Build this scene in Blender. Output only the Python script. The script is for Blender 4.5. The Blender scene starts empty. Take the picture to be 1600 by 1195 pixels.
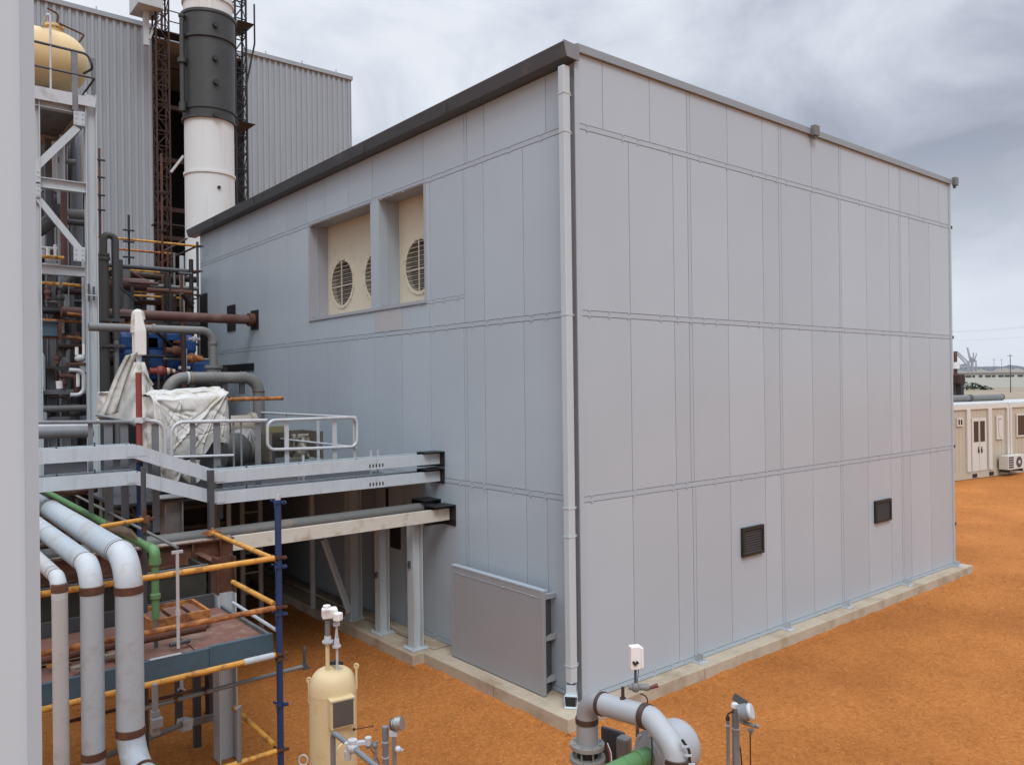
import bpy, math, random
import numpy as np
from mathutils import Vector, Matrix, noise
random.seed(11)
RNG = np.random.default_rng(5)
R = math.radians
scn = bpy.context.scene
COL = scn.collection

# ------------------------------------------------------------------ camera
F_PX, YAW, PIT, ROL, H = 1237.5, 0.8847, 0.0023, 0.0126, 3.9
XC, YC = 6.485, 6.690
f0 = Vector((math.cos(YAW), math.sin(YAW), 0)); r0 = Vector((math.sin(YAW), -math.cos(YAW), 0)); zz = Vector((0, 0, 1))
FW = f0*math.cos(PIT)+zz*math.sin(PIT); u0 = zz*math.cos(PIT)-f0*math.sin(PIT)
RT = r0*math.cos(ROL)-u0*math.sin(ROL); UP = u0*math.cos(ROL)+r0*math.sin(ROL)
EYE = Vector((0, 0, H))
cd = bpy.data.cameras.new('camera'); cam = bpy.data.objects.new('camera', cd); COL.objects.link(cam)
cd.sensor_width = 36; cd.lens = F_PX/1600*36; cd.clip_end = 6000; cd.clip_start = .05
m3 = Matrix((RT, UP, -FW)).transposed(); cam.matrix_world = Matrix.Translation(EYE) @ m3.to_4x4()
scn.camera = cam

# a survey helper: the sight line through a point of the photograph met with a known real plane
def ray(px, py): return FW+RT*((px-800)/F_PX)-UP*((py-597.5)/F_PX)
def _h(px, py, ax, c):
    d = ray(px, py); t = (c-EYE[ax])/d[ax]; return EYE+d*t
def hx(px, py, x=XC): return _h(px, py, 0, x)
def hy(px, py, y=YC): return _h(px, py, 1, y)
def hz(px, py, z=0.0): return _h(px, py, 2, z)
def hd(px, py, t): return EYE+ray(px, py)*t

# ------------------------------------------------------------------ materials
MATS = {}
def mat(name, col, rough=.55, metal=0.0, var=.12, scale=6.0, dirt=None, dirt_amt=.35, dscale=3.0, streak=False, bump=0.0, bscale=40.0, tone=False, spec=.5):
    if name in MATS: return MATS[name]
    m = bpy.data.materials.new(name); m.use_nodes = True; MATS[name] = m
    n, l = m.node_tree.nodes, m.node_tree.links
    b = n['Principled BSDF']; b.inputs['Roughness'].default_value = rough; b.inputs['Metallic'].default_value = metal
    b.inputs['Specular IOR Level'].default_value = spec
    tc = n.new('ShaderNodeTexCoord')
    nz = n.new('ShaderNodeTexNoise'); nz.inputs['Scale'].default_value = scale; nz.inputs['Detail'].default_value = 6
    l.new(tc.outputs['Object'], nz.inputs['Vector'])
    mx = n.new('ShaderNodeMix'); mx.data_type = 'RGBA'
    c = Vector(col)
    mx.inputs['A'].default_value = (*(c*(1-var)), 1); mx.inputs['B'].default_value = (*(c*(1+var)), 1)
    l.new(nz.outputs['Fac'], mx.inputs['Factor'])
    out = mx.outputs['Result']
    if tone:
        at = n.new('ShaderNodeAttribute'); at.attribute_name = 'tone'
        hs = n.new('ShaderNodeMix'); hs.data_type = 'RGBA'; hs.blend_type = 'MULTIPLY'; hs.inputs['Factor'].default_value = 1
        l.new(out, hs.inputs['A']); l.new(at.outputs['Color'], hs.inputs['B']); out = hs.outputs['Result']
    if dirt is not None:
        dn = n.new('ShaderNodeTexNoise'); dn.inputs['Scale'].default_value = dscale; dn.inputs['Detail'].default_value = 8; dn.inputs['Roughness'].default_value = .65
        if streak:
            mp = n.new('ShaderNodeMapping'); mp.inputs['Scale'].default_value = (5, 5, .35)
            l.new(tc.outputs['Object'], mp.inputs['Vector']); l.new(mp.outputs['Vector'], dn.inputs['Vector'])
        else: l.new(tc.outputs['Object'], dn.inputs['Vector'])
        rp = n.new('ShaderNodeMapRange'); rp.inputs['From Min'].default_value = .62-.32*dirt_amt; rp.inputs['From Max'].default_value = .82-.32*dirt_amt
        l.new(dn.outputs['Fac'], rp.inputs['Value'])
        m2 = n.new('ShaderNodeMix'); m2.data_type = 'RGBA'; m2.inputs['B'].default_value = (*dirt, 1)
        l.new(rp.outputs['Result'], m2.inputs['Factor']); l.new(out, m2.inputs['A']); out = m2.outputs['Result']
        rr = n.new('ShaderNodeMapRange'); rr.inputs['To Min'].default_value = rough; rr.inputs['To Max'].default_value = min(1, rough+.3)
        l.new(rp.outputs['Result'], rr.inputs['Value']); l.new(rr.outputs['Result'], b.inputs['Roughness'])
    l.new(out, b.inputs['Base Color'])
    if bump > 0:
        bn = n.new('ShaderNodeTexNoise'); bn.inputs['Scale'].default_value = bscale; bn.inputs['Detail'].default_value = 5
        l.new(tc.outputs['Object'], bn.inputs['Vector'])
        bp = n.new('ShaderNodeBump'); bp.inputs['Strength'].default_value = bump; bp.inputs['Distance'].default_value = .02
        l.new(bn.outputs['Fac'], bp.inputs['Height']); l.new(bp.outputs['Normal'], b.inputs['Normal'])
    return m

RUST = (.085, .032, .016)
M_clad = mat('grey_cladding', (.386, .442, .482), .26, var=.05, scale=.9, bump=.08, bscale=1.6, tone=True)
M_cladback = mat('seam_backing_steel', (.28, .31, .335), .6)  # backing steel seen in the joints between panels
M_strip = mat('seam_strip_steel', (.368, .422, .462), .34, var=.05, scale=5)
M_trim = mat('dark_flashing', (.070, .077, .084), .42, var=.1, scale=2, dirt=(.13, .13, .13), dirt_amt=.15)
M_capg = mat('parapet_flashing', (.24, .27, .29), .42, var=.06)
M_pvc = mat('white_downpipe', (.45, .505, .53), .4, var=.04, scale=3, dirt=(.44, .43, .40), dirt_amt=.1, streak=True)
M_conc = mat('plinth_concrete', (.43, .36, .265), .9, var=.18, scale=5, dirt=(.31, .235, .16), dirt_amt=.45, dscale=2.2, bump=.35, bscale=60)
M_black = mat('black_plate', (.012, .012, .013), .5)
M_louv = mat('brown_louvre', (.045, .036, .028), .55)
M_cream = mat('cream_fan_panel', (.60, .55, .42), .5, var=.05, dirt=(.48, .42, .31), dirt_amt=.15)
M_creamdk = mat('fan_blade', (.21, .19, .15), .55)
M_hall = mat('hall_cladding', (.29, .325, .35), .42, var=.07, scale=.5, dirt=(.24, .265, .28), dirt_amt=.25, dscale=.5, streak=True)
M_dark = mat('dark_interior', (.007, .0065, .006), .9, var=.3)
M_rustdk = mat('rusty_lattice', (.038, .019, .014), .8, var=.4, scale=8)
M_blackst = mat('black_lattice', (.014, .014, .016), .6)
M_stack = mat('white_stack', (.60, .615, .60), .55, var=.06, scale=1, dirt=(.50, .46, .39), dirt_amt=.2, dscale=.6, streak=True, bump=.05, bscale=2)
M_sleeve = mat('charcoal_sleeve', (.035, .037, .036), .5, var=.2, scale=1.5, dirt=(.06, .06, .06), dirt_amt=.2)
M_yel = mat('yellow_vessel_paint', (.60, .44, .215), .5, var=.05, scale=2, dirt=(.50, .33, .13), dirt_amt=.12, dscale=2)
M_yel2 = mat('cream_yellow_paint', (.61, .48, .265), .5, var=.04, scale=3, dirt=(.52, .36, .17), dirt_amt=.12, dscale=5)
M_galv = mat('galvanised_steel', (.47, .485, .50), .42, metal=.1, var=.14, scale=9, dirt=(.30, .295, .285), dirt_amt=.22, dscale=4)
M_beam = mat('zinc_beam', (.45, .50, .535), .4, var=.12, scale=5, dirt=(.36, .37, .37), dirt_amt=.22, dscale=3, streak=True)
M_galvw = mat('pale_painted_steel', (.435, .475, .49), .5, var=.07, scale=3, dirt=(.31, .29, .26), dirt_amt=.2, dscale=4, streak=True)
M_greyst = mat('grey_painted_steel', (.165, .175, .185), .5, var=.12, scale=4, dirt=(.12, .10, .09), dirt_amt=.25)
M_greydk = mat('dark_grey_steel', (.055, .056, .06), .55, var=.2)
M_rust = mat('rust_red_steel', RUST, .75, var=.35, scale=14, dirt=(.16, .07, .035), dirt_amt=.4, dscale=6, bump=.2, bscale=50)
M_maroon = mat('maroon_pipe', (.10, .04, .032), .6, var=.2, scale=6, dirt=(.16, .10, .08), dirt_amt=.3)
M_orange = mat('orange_scaffold', (.60, .29, .045), .55, var=.12, scale=14, dirt=(.16, .065, .025), dirt_amt=.42, dscale=11)
M_orangerust = mat('rusted_orange_scaffold', (.44, .17, .04), .65, var=.2, scale=10, dirt=(.13, .045, .02), dirt_amt=.62, dscale=9)
M_blue = mat('blue_scaffold', (.012, .036, .115), .5, var=.2, scale=8, dirt=(.03, .035, .07), dirt_amt=.25, dscale=10)
M_teal = mat('teal_channel', (.062, .118, .155), .42, var=.12, scale=3, dirt=(.06, .085, .10), dirt_amt=.2)
M_bluem = mat('blue_machine_paint', (.012, .065, .21), .45, var=.15, dirt=(.01, .02, .05), dirt_amt=.35)
M_red = mat('red_pole', (.21, .04, .03), .5, var=.15)
M_green = mat('green_pipe', (.10, .22, .085), .42, var=.1, scale=5, dirt=(.17, .27, .13), dirt_amt=.12)
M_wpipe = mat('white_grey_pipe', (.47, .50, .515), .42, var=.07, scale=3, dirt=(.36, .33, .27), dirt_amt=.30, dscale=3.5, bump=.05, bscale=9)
M_gpipe = mat('grey_pipe', (.155, .155, .148), .5, var=.12, scale=4, dirt=(.25, .21, .17), dirt_amt=.25)
M_dpipe = mat('dark_grey_pipe', (.058, .058, .056), .5, var=.15, scale=4)
M_tarp = mat('dirty_white_tarp', (.52, .51, .475), .55, var=.10, scale=5, dirt=(.30, .25, .17), dirt_amt=.36, dscale=4, bump=.10, bscale=18)
M_deck = mat('red_deck_plate', (.175, .078, .053), .75, var=.2, scale=5, dirt=(.30, .24, .18), dirt_amt=.3)
M_wood = mat('weathered_plank', (.24, .19, .13), .85, var=.3, scale=6)
M_white = mat('instrument_white', (.74, .73, .70), .4, var=.04)
M_glass = mat('window_glass', (.03, .035, .035), .08, var=.1)
M_cabin = mat('cabin_cream', (.47, .42, .33), .55, var=.06, scale=1.5, dirt=(.40, .33, .24), dirt_amt=.2, streak=True)
M_cabinw = mat('cabin_white', (.60, .585, .53), .5, var=.05)
M_roofw = mat('cabin_roof', (.47, .47, .45), .5, var=.1)
M_alum = mat('dull_aluminium', (.36, .35, .34), .35, metal=.7, var=.2)
M_shadedk = mat('shade_backdrop', (.020, .019, .018), .7, var=.3, scale=1.5, dirt=(.035, .031, .026), dirt_amt=.4, dscale=2, streak=True)  # near-black base: the gloom behind the pipework is put into the colour
M_col = mat('near_cladding', (.46, .53, .57), .4, var=.03, scale=1.5, bump=.02, bscale=3)
M_leaf = mat('shrub_leaf', (.035, .055, .018), .8, var=.4, scale=.6)

def ground_mat():
    m = bpy.data.materials.new('orange_ground'); m.use_nodes = True
    n, l = m.node_tree.nodes, m.node_tree.links; b = n['Principled BSDF']; b.inputs['Roughness'].default_value = .95; b.inputs['Specular IOR Level'].default_value = .15
    g = n.new('ShaderNodeNewGeometry')
    def nz(s, d=6, r=.6, dist=0):
        t = n.new('ShaderNodeTexNoise'); t.inputs['Scale'].default_value = s; t.inputs['Detail'].default_value = d; t.inputs['Roughness'].default_value = r; t.inputs['Distortion'].default_value = dist
        l.new(g.outputs['Position'], t.inputs['Vector']); return t
    def ramp(src, stops):
        r = n.new('ShaderNodeValToRGB'); l.new(src, r.inputs['Fac']); e = r.color_ramp.elements
        e[0].position, e[0].color = stops[0][0], (*stops[0][1], 1); e[1].position, e[1].color = stops[-1][0], (*stops[-1][1], 1)
        for p, c in stops[1:-1]: q = e.new(p); q.color = (*c, 1)
        return r
    fine = nz(26, 8, .7, 1.2)
    r1 = ramp(fine.outputs['Fac'], [(.28, (.26, .086, .022)), (.45, (.41, .149, .036)), (.57, (.475, .184, .048)), (.74, (.59, .265, .09))])
    big = nz(.55, 5, .6)
    r2 = ramp(big.outputs['Fac'], [(.3, (.80, .76, .72)), (.7, (1.12, 1.12, 1.15))])
    mx = n.new('ShaderNodeMix'); mx.data_type = 'RGBA'; mx.blend_type = 'MULTIPLY'; mx.inputs['Factor'].default_value = 1
    l.new(r1.outputs['Color'], mx.inputs['A']); l.new(r2.outputs['Color'], mx.inputs['B'])
    mid = nz(7, 5, .65, 2.2)
    r3 = ramp(mid.outputs['Fac'], [(.36, (.84, .83, .81)), (.50, (1.0,1.0,1.0)), (.66, (1.10, 1.12, 1.14))])
    m2 = n.new('ShaderNodeMix'); m2.data_type = 'RGBA'; m2.blend_type = 'MULTIPLY'; m2.inputs['Factor'].default_value = 1
    l.new(mx.outputs['Result'], m2.inputs['A']); l.new(r3.outputs['Color'], m2.inputs['B'])
    l.new(m2.outputs['Result'], b.inputs['Base Color'])
    bp = n.new('ShaderNodeBump'); bp.inputs['Strength'].default_value = .7; bp.inputs['Distance'].default_value = .03
    ad = n.new('ShaderNodeMath'); ad.operation = 'ADD'; l.new(fine.outputs['Fac'], ad.inputs[0]); l.new(mid.outputs['Fac'], ad.inputs[1])
    l.new(ad.outputs[0], bp.inputs['Height']); l.new(bp.outputs['Normal'], b.inputs['Normal'])
    return m
M_ground = ground_mat()

# ------------------------------------------------------------------ mesh builder
def fillet(pts, r, n=7):
    pts = [Vector(p) for p in pts]
    if len(pts) < 3: return pts
    out = [pts[0]]
    for i in range(1, len(pts)-1):
        a, p, b = pts[i-1], pts[i], pts[i+1]
        d1 = (a-p).normalized(); d2 = (b-p).normalized(); ang = d1.angle(d2)
        if ang > 3.1: continue
        tl = min(r/math.tan(ang/2), (a-p).length*.49 if i > 1 else (a-p).length*.98, (b-p).length*.49 if i < len(pts)-2 else (b-p).length*.98)
        rr = tl*math.tan(ang/2); c = p+(d1+d2).normalized()*(rr/math.sin(ang/2))
        s, e = p+d1*tl-c, p+d2*tl-c; th = s.angle(e); ax = s.cross(e).normalized()
        for k in range(n+1): out.append(c+Matrix.Rotation(th*k/n, 3, ax) @ s)
    out.append(pts[-1]); return out

ORG = {}
class MB:
    def __init__(s): s.v = []; s.f = []; s.sm = []; s.tone = {}
    def add(s, vs, fs, smooth=False):
        o = len(s.v); s.v += [tuple(v) for v in vs]
        for f in fs: s.f.append(tuple(i+o for i in f)); s.sm.append(smooth)
        return s
    def bx(s, x0, x1, y0, y1, z0, z1):
        if x0 > x1: x0, x1 = x1, x0
        if y0 > y1: y0, y1 = y1, y0
        if z0 > z1: z0, z1 = z1, z0
        return s.add([(x0,y0,z0),(x1,y0,z0),(x1,y1,z0),(x0,y1,z0),(x0,y0,z1),(x1,y0,z1),(x1,y1,z1),(x0,y1,z1)],
              [(0,3,2,1),(4,5,6,7),(0,1,5,4),(1,2,6,5),(2,3,7,6),(3,0,4,7)])
    def prof(s, p0, p1, poly, up=(0,0,1), caps=True):
        p0, p1 = Vector(p0), Vector(p1); d = (p1-p0).normalized(); up = Vector(up)
        if abs(d.dot(up)) > .98: up = Vector((1,0,0)) if abs(d.x) < .9 else Vector((0,1,0))
        u = d.cross(up).normalized(); v = u.cross(d)
        n = len(poly)
        vs = [p0+u*a+v*b for a, b in poly]+[p1+u*a+v*b for a, b in poly]
        fs = [(i, (i+1) % n, n+(i+1) % n, n+i) for i in range(n)]
        if caps: fs += [tuple(range(n-1, -1, -1)), tuple(range(n, 2*n))]
        return s.add(vs, fs)
    def bar(s, p0, p1, w, h=None, up=(0,0,1)):
        h = h or w; return s.prof(p0, p1, [(-w/2,-h/2),(w/2,-h/2),(w/2,h/2),(-w/2,h/2)], up)
    def ibeam(s, p0, p1, w, h, t=.012, up=(0,0,1)):
        a, b = w/2, h/2; c = t*.4+.002
        return s.prof(p0, p1, [(-a,-b),(a,-b),(a,-b+t),(c,-b+t),(c,b-t),(a,b-t),(a,b),(-a,b),(-a,b-t),(-c,b-t),(-c,-b+t),(-a,-b+t)], up)
    def chan(s, p0, p1, w, h, t=.01, up=(0,0,1), flip=1):
        b = h/2; k = flip
        return s.prof(p0, p1, [(0,-b),(k*w,-b),(k*w,-b+t),(k*t,-b+t),(k*t,b-t),(k*w,b-t),(k*w,b),(0,b)], up)
    def tube(s, pts, r, n=14, caps=True):
        pts = [Vector(p) for p in pts]; rs = r if isinstance(r, (list, tuple)) else [r]*len(pts)
        d = [(pts[min(i+1, len(pts)-1)]-pts[max(i-1, 0)]).normalized() for i in range(len(pts))]
        u = d[0].orthogonal().normalized(); vs = []
        for i, p in enumerate(pts):
            u = (u-d[i]*u.dot(d[i])).normalized(); w = d[i].cross(u)
            vs += [p+(u*math.cos(2*math.pi*k/n)+w*math.sin(2*math.pi*k/n))*rs[i] for k in range(n)]
        fs = [(i*n+k, i*n+(k+1) % n, (i+1)*n+(k+1) % n, (i+1)*n+k) for i in range(len(pts)-1) for k in range(n)]
        s.add(vs, fs, True)
        if caps:
            o = len(s.v)-len(vs); s.f += [tuple(o+k for k in range(n-1, -1, -1)), tuple(o+(len(pts)-1)*n+k for k in range(n))]; s.sm += [False, False]
        return s
    def pipe(s, pts, r, bend=None, n=16): return s.tube(fillet(pts, bend or r*3), r, n)
    def lathe(s, base, axis, prof, n=28):
        base, ax = Vector(base), Vector(axis).normalized()
        pts = [base+ax*a for a, _ in prof]; u = ax.orthogonal().normalized(); w = ax.cross(u); vs = []
        for p, (_, r) in zip(pts, prof): vs += [p+(u*math.cos(2*math.pi*k/n)+w*math.sin(2*math.pi*k/n))*max(r, 1e-4) for k in range(n)]
        fs = [(i*n+k, i*n+(k+1) % n, (i+1)*n+(k+1) % n, (i+1)*n+k) for i in range(len(prof)-1) for k in range(n)]
        s.add(vs, fs, True); o = len(s.v)-len(vs)
        s.f += [tuple(o+k for k in range(n-1, -1, -1)), tuple(o+(len(prof)-1)*n+k for k in range(n))]; s.sm += [False, False]
        return s
    def disc(s, c, axis, r, t, n=24, bolts=0):
        c = Vector(c); ax = Vector(axis).normalized(); s.lathe(c-ax*t/2, ax, [(0, r), (t, r)], n)
        if bolts:
            u = ax.orthogonal().normalized(); w = ax.cross(u)
            for k in range(bolts):
                a = 2*math.pi*(k+.5)/bolts; p = c+(u*math.cos(a)+w*math.sin(a))*r*.82
                s.lathe(p-ax*(t/2+r*.07), ax, [(0, r*.08), (t+r*.14, r*.08)], 6)
        return s
    def ball(s, c, r, n=16, sx=1, sy=1, sz=1):
        c = Vector(c); vs = [c+Vector((0,0,-r*sz))]; m = n//2
        for i in range(1, m):
            a = -math.pi/2+math.pi*i/m
            vs += [c+Vector((math.cos(a)*math.cos(2*math.pi*k/n)*r*sx, math.cos(a)*math.sin(2*math.pi*k/n)*r*sy, math.sin(a)*r*sz)) for k in range(n)]
        vs.append(c+Vector((0,0,r*sz))); fs = [(0, 1+(k+1) % n, 1+k) for k in range(n)]
        for i in range(m-2): fs += [(1+i*n+k, 1+i*n+(k+1) % n, 1+(i+1)*n+(k+1) % n, 1+(i+1)*n+k) for k in range(n)]
        L = len(vs)-1; fs += [(1+(m-2)*n+k, 1+(m-2)*n+(k+1) % n, L) for k in range(n)]
        return s.add(vs, fs, True)
    def build(s, name, mt, parent=None, bevel=0, origin=None):
        org = Vector(ORG[parent.name]) if parent is not None else Vector(origin or (0,0,0))
        me = bpy.data.meshes.new(name)
        me.from_pydata([(v[0]-org.x, v[1]-org.y, v[2]-org.z) for v in s.v], [], s.f)
        me.polygons.foreach_set('use_smooth', s.sm); me.materials.append(mt)
        if s.tone:
            at = me.attributes.new('tone', 'FLOAT_COLOR', 'CORNER'); cols = []
            for i, p in enumerate(me.polygons):
                t = s.tone.get(i, 1.0); cols += [t, t, t, 1]*p.loop_total
            at.data.foreach_set('color', cols)
        me.validate(); me.update()
        if any(s.sm): me.set_sharp_from_angle(angle=R(42))
        o = bpy.data.objects.new(name, me); COL.objects.link(o)
        ORG[o.name] = tuple(org)
        if parent is not None: o.parent = parent
        else: o.location = org
        if bevel:
            b = o.modifiers.new('bevel', 'BEVEL'); b.width = bevel; b.segments = 2; b.limit_method = 'ANGLE'; b.angle_limit = R(40)
        return o

def tag(o, label=None, cat=None, group=None, kind=None):
    if label: o['label'] = label
    if cat: o['category'] = cat
    if group: o['group'] = group
    if kind: o['kind'] = kind
    return o
def thing(name, loc, label, cat, group=None):
    o = bpy.data.objects.new(name, None); COL.objects.link(o); o.location = loc; o.empty_display_size = .2
    ORG[o.name] = tuple(loc); return tag(o, label, cat, group)

# ------------------------------------------------------------------ sky, sun
SUN_AZ, SUN_EL = R(207), R(50)
w = bpy.data.worlds.new('World'); scn.world = w; w.use_nodes = True
n, l = w.node_tree.nodes, w.node_tree.links
bg = n['Background']; bg.inputs['Strength'].default_value = .1
sky = n.new('ShaderNodeTexSky'); sky.sky_type = 'NISHITA'; sky.sun_disc = False; sky.sun_elevation = SUN_EL; sky.sun_rotation = SUN_AZ; sky.air_density = 1.2; sky.dust_density = 2.0
tc = n.new('ShaderNodeTexCoord'); sp = n.new('ShaderNodeSeparateXYZ'); l.new(tc.outputs['Generated'], sp.inputs[0])
def mth(op, a, b=None, clamp=False):
    q = n.new('ShaderNodeMath'); q.operation = op; q.use_clamp = clamp
    for i, x in enumerate((a, b)):
        if x is None: continue
        if isinstance(x, (int, float)): q.inputs[i].default_value = x
        else: l.new(x, q.inputs[i])
    return q.outputs[0]
zc = mth('ADD', mth('MAXIMUM', sp.outputs['Z'], 0.0), .22)
cx = n.new('ShaderNodeCombineXYZ'); l.new(mth('DIVIDE', sp.outputs['X'], zc), cx.inputs[0]); l.new(mth('DIVIDE', sp.outputs['Y'], zc), cx.inputs[1]); cx.inputs[2].default_value = .37
def wn(scale, detail, rough, dist=0.0, off=(0,0,0)):
    mp = n.new('ShaderNodeMapping'); mp.inputs['Location'].default_value = off; l.new(cx.outputs[0], mp.inputs['Vector'])
    q = n.new('ShaderNodeTexNoise'); q.inputs['Scale'].default_value = scale; q.inputs['Detail'].default_value = detail; q.inputs['Roughness'].default_value = rough; q.inputs['Distortion'].default_value = dist
    l.new(mp.outputs[0], q.inputs['Vector']); return q.outputs['Fac']
def mr(x, a, b, c, d):
    q = n.new('ShaderNodeMapRange'); q.interpolation_type = 'SMOOTHSTEP'; l.new(x, q.inputs['Value'])
    for k, vv in zip(('From Min','From Max','To Min','To Max'), (a, b, c, d)): q.inputs[k].default_value = vv
    return q.outputs['Result']
nA = wn(.55, 4, .5, .3, (3.1, 1.7, 0)); nB = wn(1.7, 7, .55, .4, (8.3, 2.2, 0))
shade = mth('ADD', mth('MULTIPLY', nA, .54), mth('MULTIPLY', nB, .46))
# heavier cloud mass towards +X (the right of the view)
side = mth('ADD', mth('MULTIPLY', sp.outputs['X'], .75), mth('MULTIPLY', sp.outputs['Y'], -.62))
shade = mth('ADD', shade, mth('MULTIPLY', side, -.065))
rp = n.new('ShaderNodeValToRGB'); l.new(shade, rp.inputs['Fac'])
CL = [(.36, (3.3, 3.65, 4.5)), (.44, (4.5, 4.95, 5.9)), (.50, (5.9, 6.4, 7.4)), (.57, (7.8, 8.2, 9.0)), (.66, (9.0, 9.2, 9.7))]
e = rp.color_ramp.elements; e[0].position, e[0].color = CL[0][0], (*[c/10 for c in CL[0][1]], 1); e[1].position, e[1].color = CL[-1][0], (*[c/10 for c in CL[-1][1]], 1)
for p, c in CL[1:-1]: q = e.new(p); q.color = (*[k/10 for k in c], 1)
sc_ = n.new('ShaderNodeMix'); sc_.data_type = 'RGBA'; sc_.blend_type = 'MULTIPLY'; sc_.inputs['Factor'].default_value = 1; sc_.clamp_result = False
l.new(rp.outputs['Color'], sc_.inputs['A'])
gain = mth('MULTIPLY', mr(sp.outputs['Z'], .40, .92, 1.0, 3.3), 10.0)
cg = n.new('ShaderNodeCombineXYZ')
for k in range(3): l.new(gain, cg.inputs[k])
l.new(cg.outputs[0], sc_.inputs['B'])
cover = mr(nB, .30, .45, .88, 1.0)
low = mr(sp.outputs['Z'], .0, .10, .93, 1.0)
fac = mth('MULTIPLY', cover, low)
hz_ = n.new('ShaderNodeMix'); hz_.data_type = 'RGBA'; hz_.clamp_result = False
l.new(mr(sp.outputs['Z'], .02, .30, .9, .0), hz_.inputs['Factor']); l.new(sc_.outputs['Result'], hz_.inputs['A']); hz_.inputs['B'].default_value = (7.7, 8.4, 9.3, 1)
mxs = n.new('ShaderNodeMix'); mxs.data_type = 'RGBA'; mxs.clamp_result = False
l.new(fac, mxs.inputs['Factor']); l.new(sky.outputs[0], mxs.inputs['A']); l.new(hz_.outputs['Result'], mxs.inputs['B'])
l.new(mxs.outputs['Result'], bg.inputs['Color'])
sl = bpy.data.lights.new('sun', 'SUN'); sl.energy = 1.5; sl.angle = R(24); sl.color = (1, .995, .985)
so = bpy.data.objects.new('sun', sl); COL.objects.link(so)
sd = Vector((math.sin(SUN_AZ)*math.cos(SUN_EL), math.cos(SUN_AZ)*math.cos(SUN_EL), math.sin(SUN_EL)))
so.rotation_euler = sd.to_track_quat('Z', 'Y').to_euler(); so.location = (0, 0, 40)
scn.view_settings.view_transform = 'Standard'; scn.view_settings.look = 'None'; scn.view_settings.exposure = 0; scn.view_settings.gamma = 1

# ------------------------------------------------------------------ ground and land
b = MB(); b.add([(-1500,-1500,0),(2600,-1500,0),(2600,2600,0),(-1500,2600,0)], [(0,1,2,3)])
tag(b.build('ground', M_ground), kind='structure')
def flakes(name, n_, region, smin, smax, mt, flat=.35):
    P = []
    while len(P) < n_:
        k = region()
        if k is not None: P.append(k)
    V = np.zeros((n_, 5, 3)); C = np.zeros((n_, 5, 4))
    for i, (x, y) in enumerate(P):
        L = random.uniform(smin, smax); W = L*random.uniform(.25, .6); hh = W*random.uniform(.3, .8)*flat*2
        a = random.uniform(0, math.pi*2); c, s = math.cos(a), math.sin(a)
        q = [(-L/2, random.uniform(-.3, .3)*W, 0), (random.uniform(-.2, .2)*L, W/2, 0), (L/2, random.uniform(-.3, .3)*W, 0), (random.uniform(-.2, .2)*L, -W/2, 0), (random.uniform(-.2, .2)*L, 0, hh)]
        V[i] = [(x+c*u-s*v, y+s*u+c*v, zq+.001) for u, v, zq in q]
        C[i] = random.choice([1.0, 1.08, .85, .75, .95, 1.15, .9, .6])
    me = bpy.data.meshes.new(name); fs = []
    for i in range(n_): o = i*5; fs += [(o, o+1, o+4), (o+1, o+2, o+4), (o+2, o+3, o+4), (o+3, o, o+4)]
    me.from_pydata(V.reshape(-1, 3).tolist(), [], fs)
    at = me.attributes.new('tone', 'FLOAT_COLOR', 'POINT'); C[..., 3] = 1; at.data.foreach_set('color', C.reshape(-1))
    me.materials.append(mt); me.update(); o = bpy.data.objects.new(name, me); COL.objects.link(o); return o
M_flake = mat('laterite_chip', (.48, .195, .05), .95, var=.25, scale=30, tone=True, spec=.15)
def region():
    # wedge of open ground around the plinth seen from the yard
    if random.random() < .5: x, y = random.uniform(2.2, 22), 6.4-random.random()**1.3*6
    else: x, y = 5.95-random.random()**1.2*4.2, random.uniform(4.2, 13)
    if (x > 5.8 and y > 6.3) : return None
    if x > 17.6: return None
    return x, y
tag(flakes('gravel', 15000, region, .010, .042, M_flake), 'orange laterite chips strewn over the bare ground', 'gravel', kind='stuff')
def region2():
    x = random.uniform(14, 40); y = random.uniform(1, 12.3)
    if x < 17.5 and y > 6.3: return None
    return x, y
tag(flakes('gravel', 6000, region2, .03, .09, M_flake), 'orange laterite chips strewn before the cream cabins', 'gravel', kind='stuff')

def soil_bank(pts):
    m = MB(); vs = []; N = 0
    for (a, b_, nrm) in pts:
        a, b_, nrm = Vector(a), Vector(b_), Vector(nrm); L = (b_-a).length; k_ = int(L/.06); o = len(m.v); vs = []
        for k in range(k_+1):
            p = a.lerp(b_, k/k_); w_ = .05+.13*abs(noise.noise(p*1.9))+.05*abs(noise.noise(p*9)); h_ = .012+.05*abs(noise.noise(p*2.3+Vector((5,5,0))))+.012*abs(noise.noise(p*14))
            vs += [p-nrm*.01+Vector((0,0,h_)), p+nrm*w_*.4+Vector((0,0,h_*.65)), p+nrm*w_+Vector((0,0,.001))]
        m.add(vs, [f for k in range(k_) for f in ((k*3,k*3+1,k*3+4,k*3+3),(k*3+1,k*3+2,k*3+5,k*3+4))], True)
    return m
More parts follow.
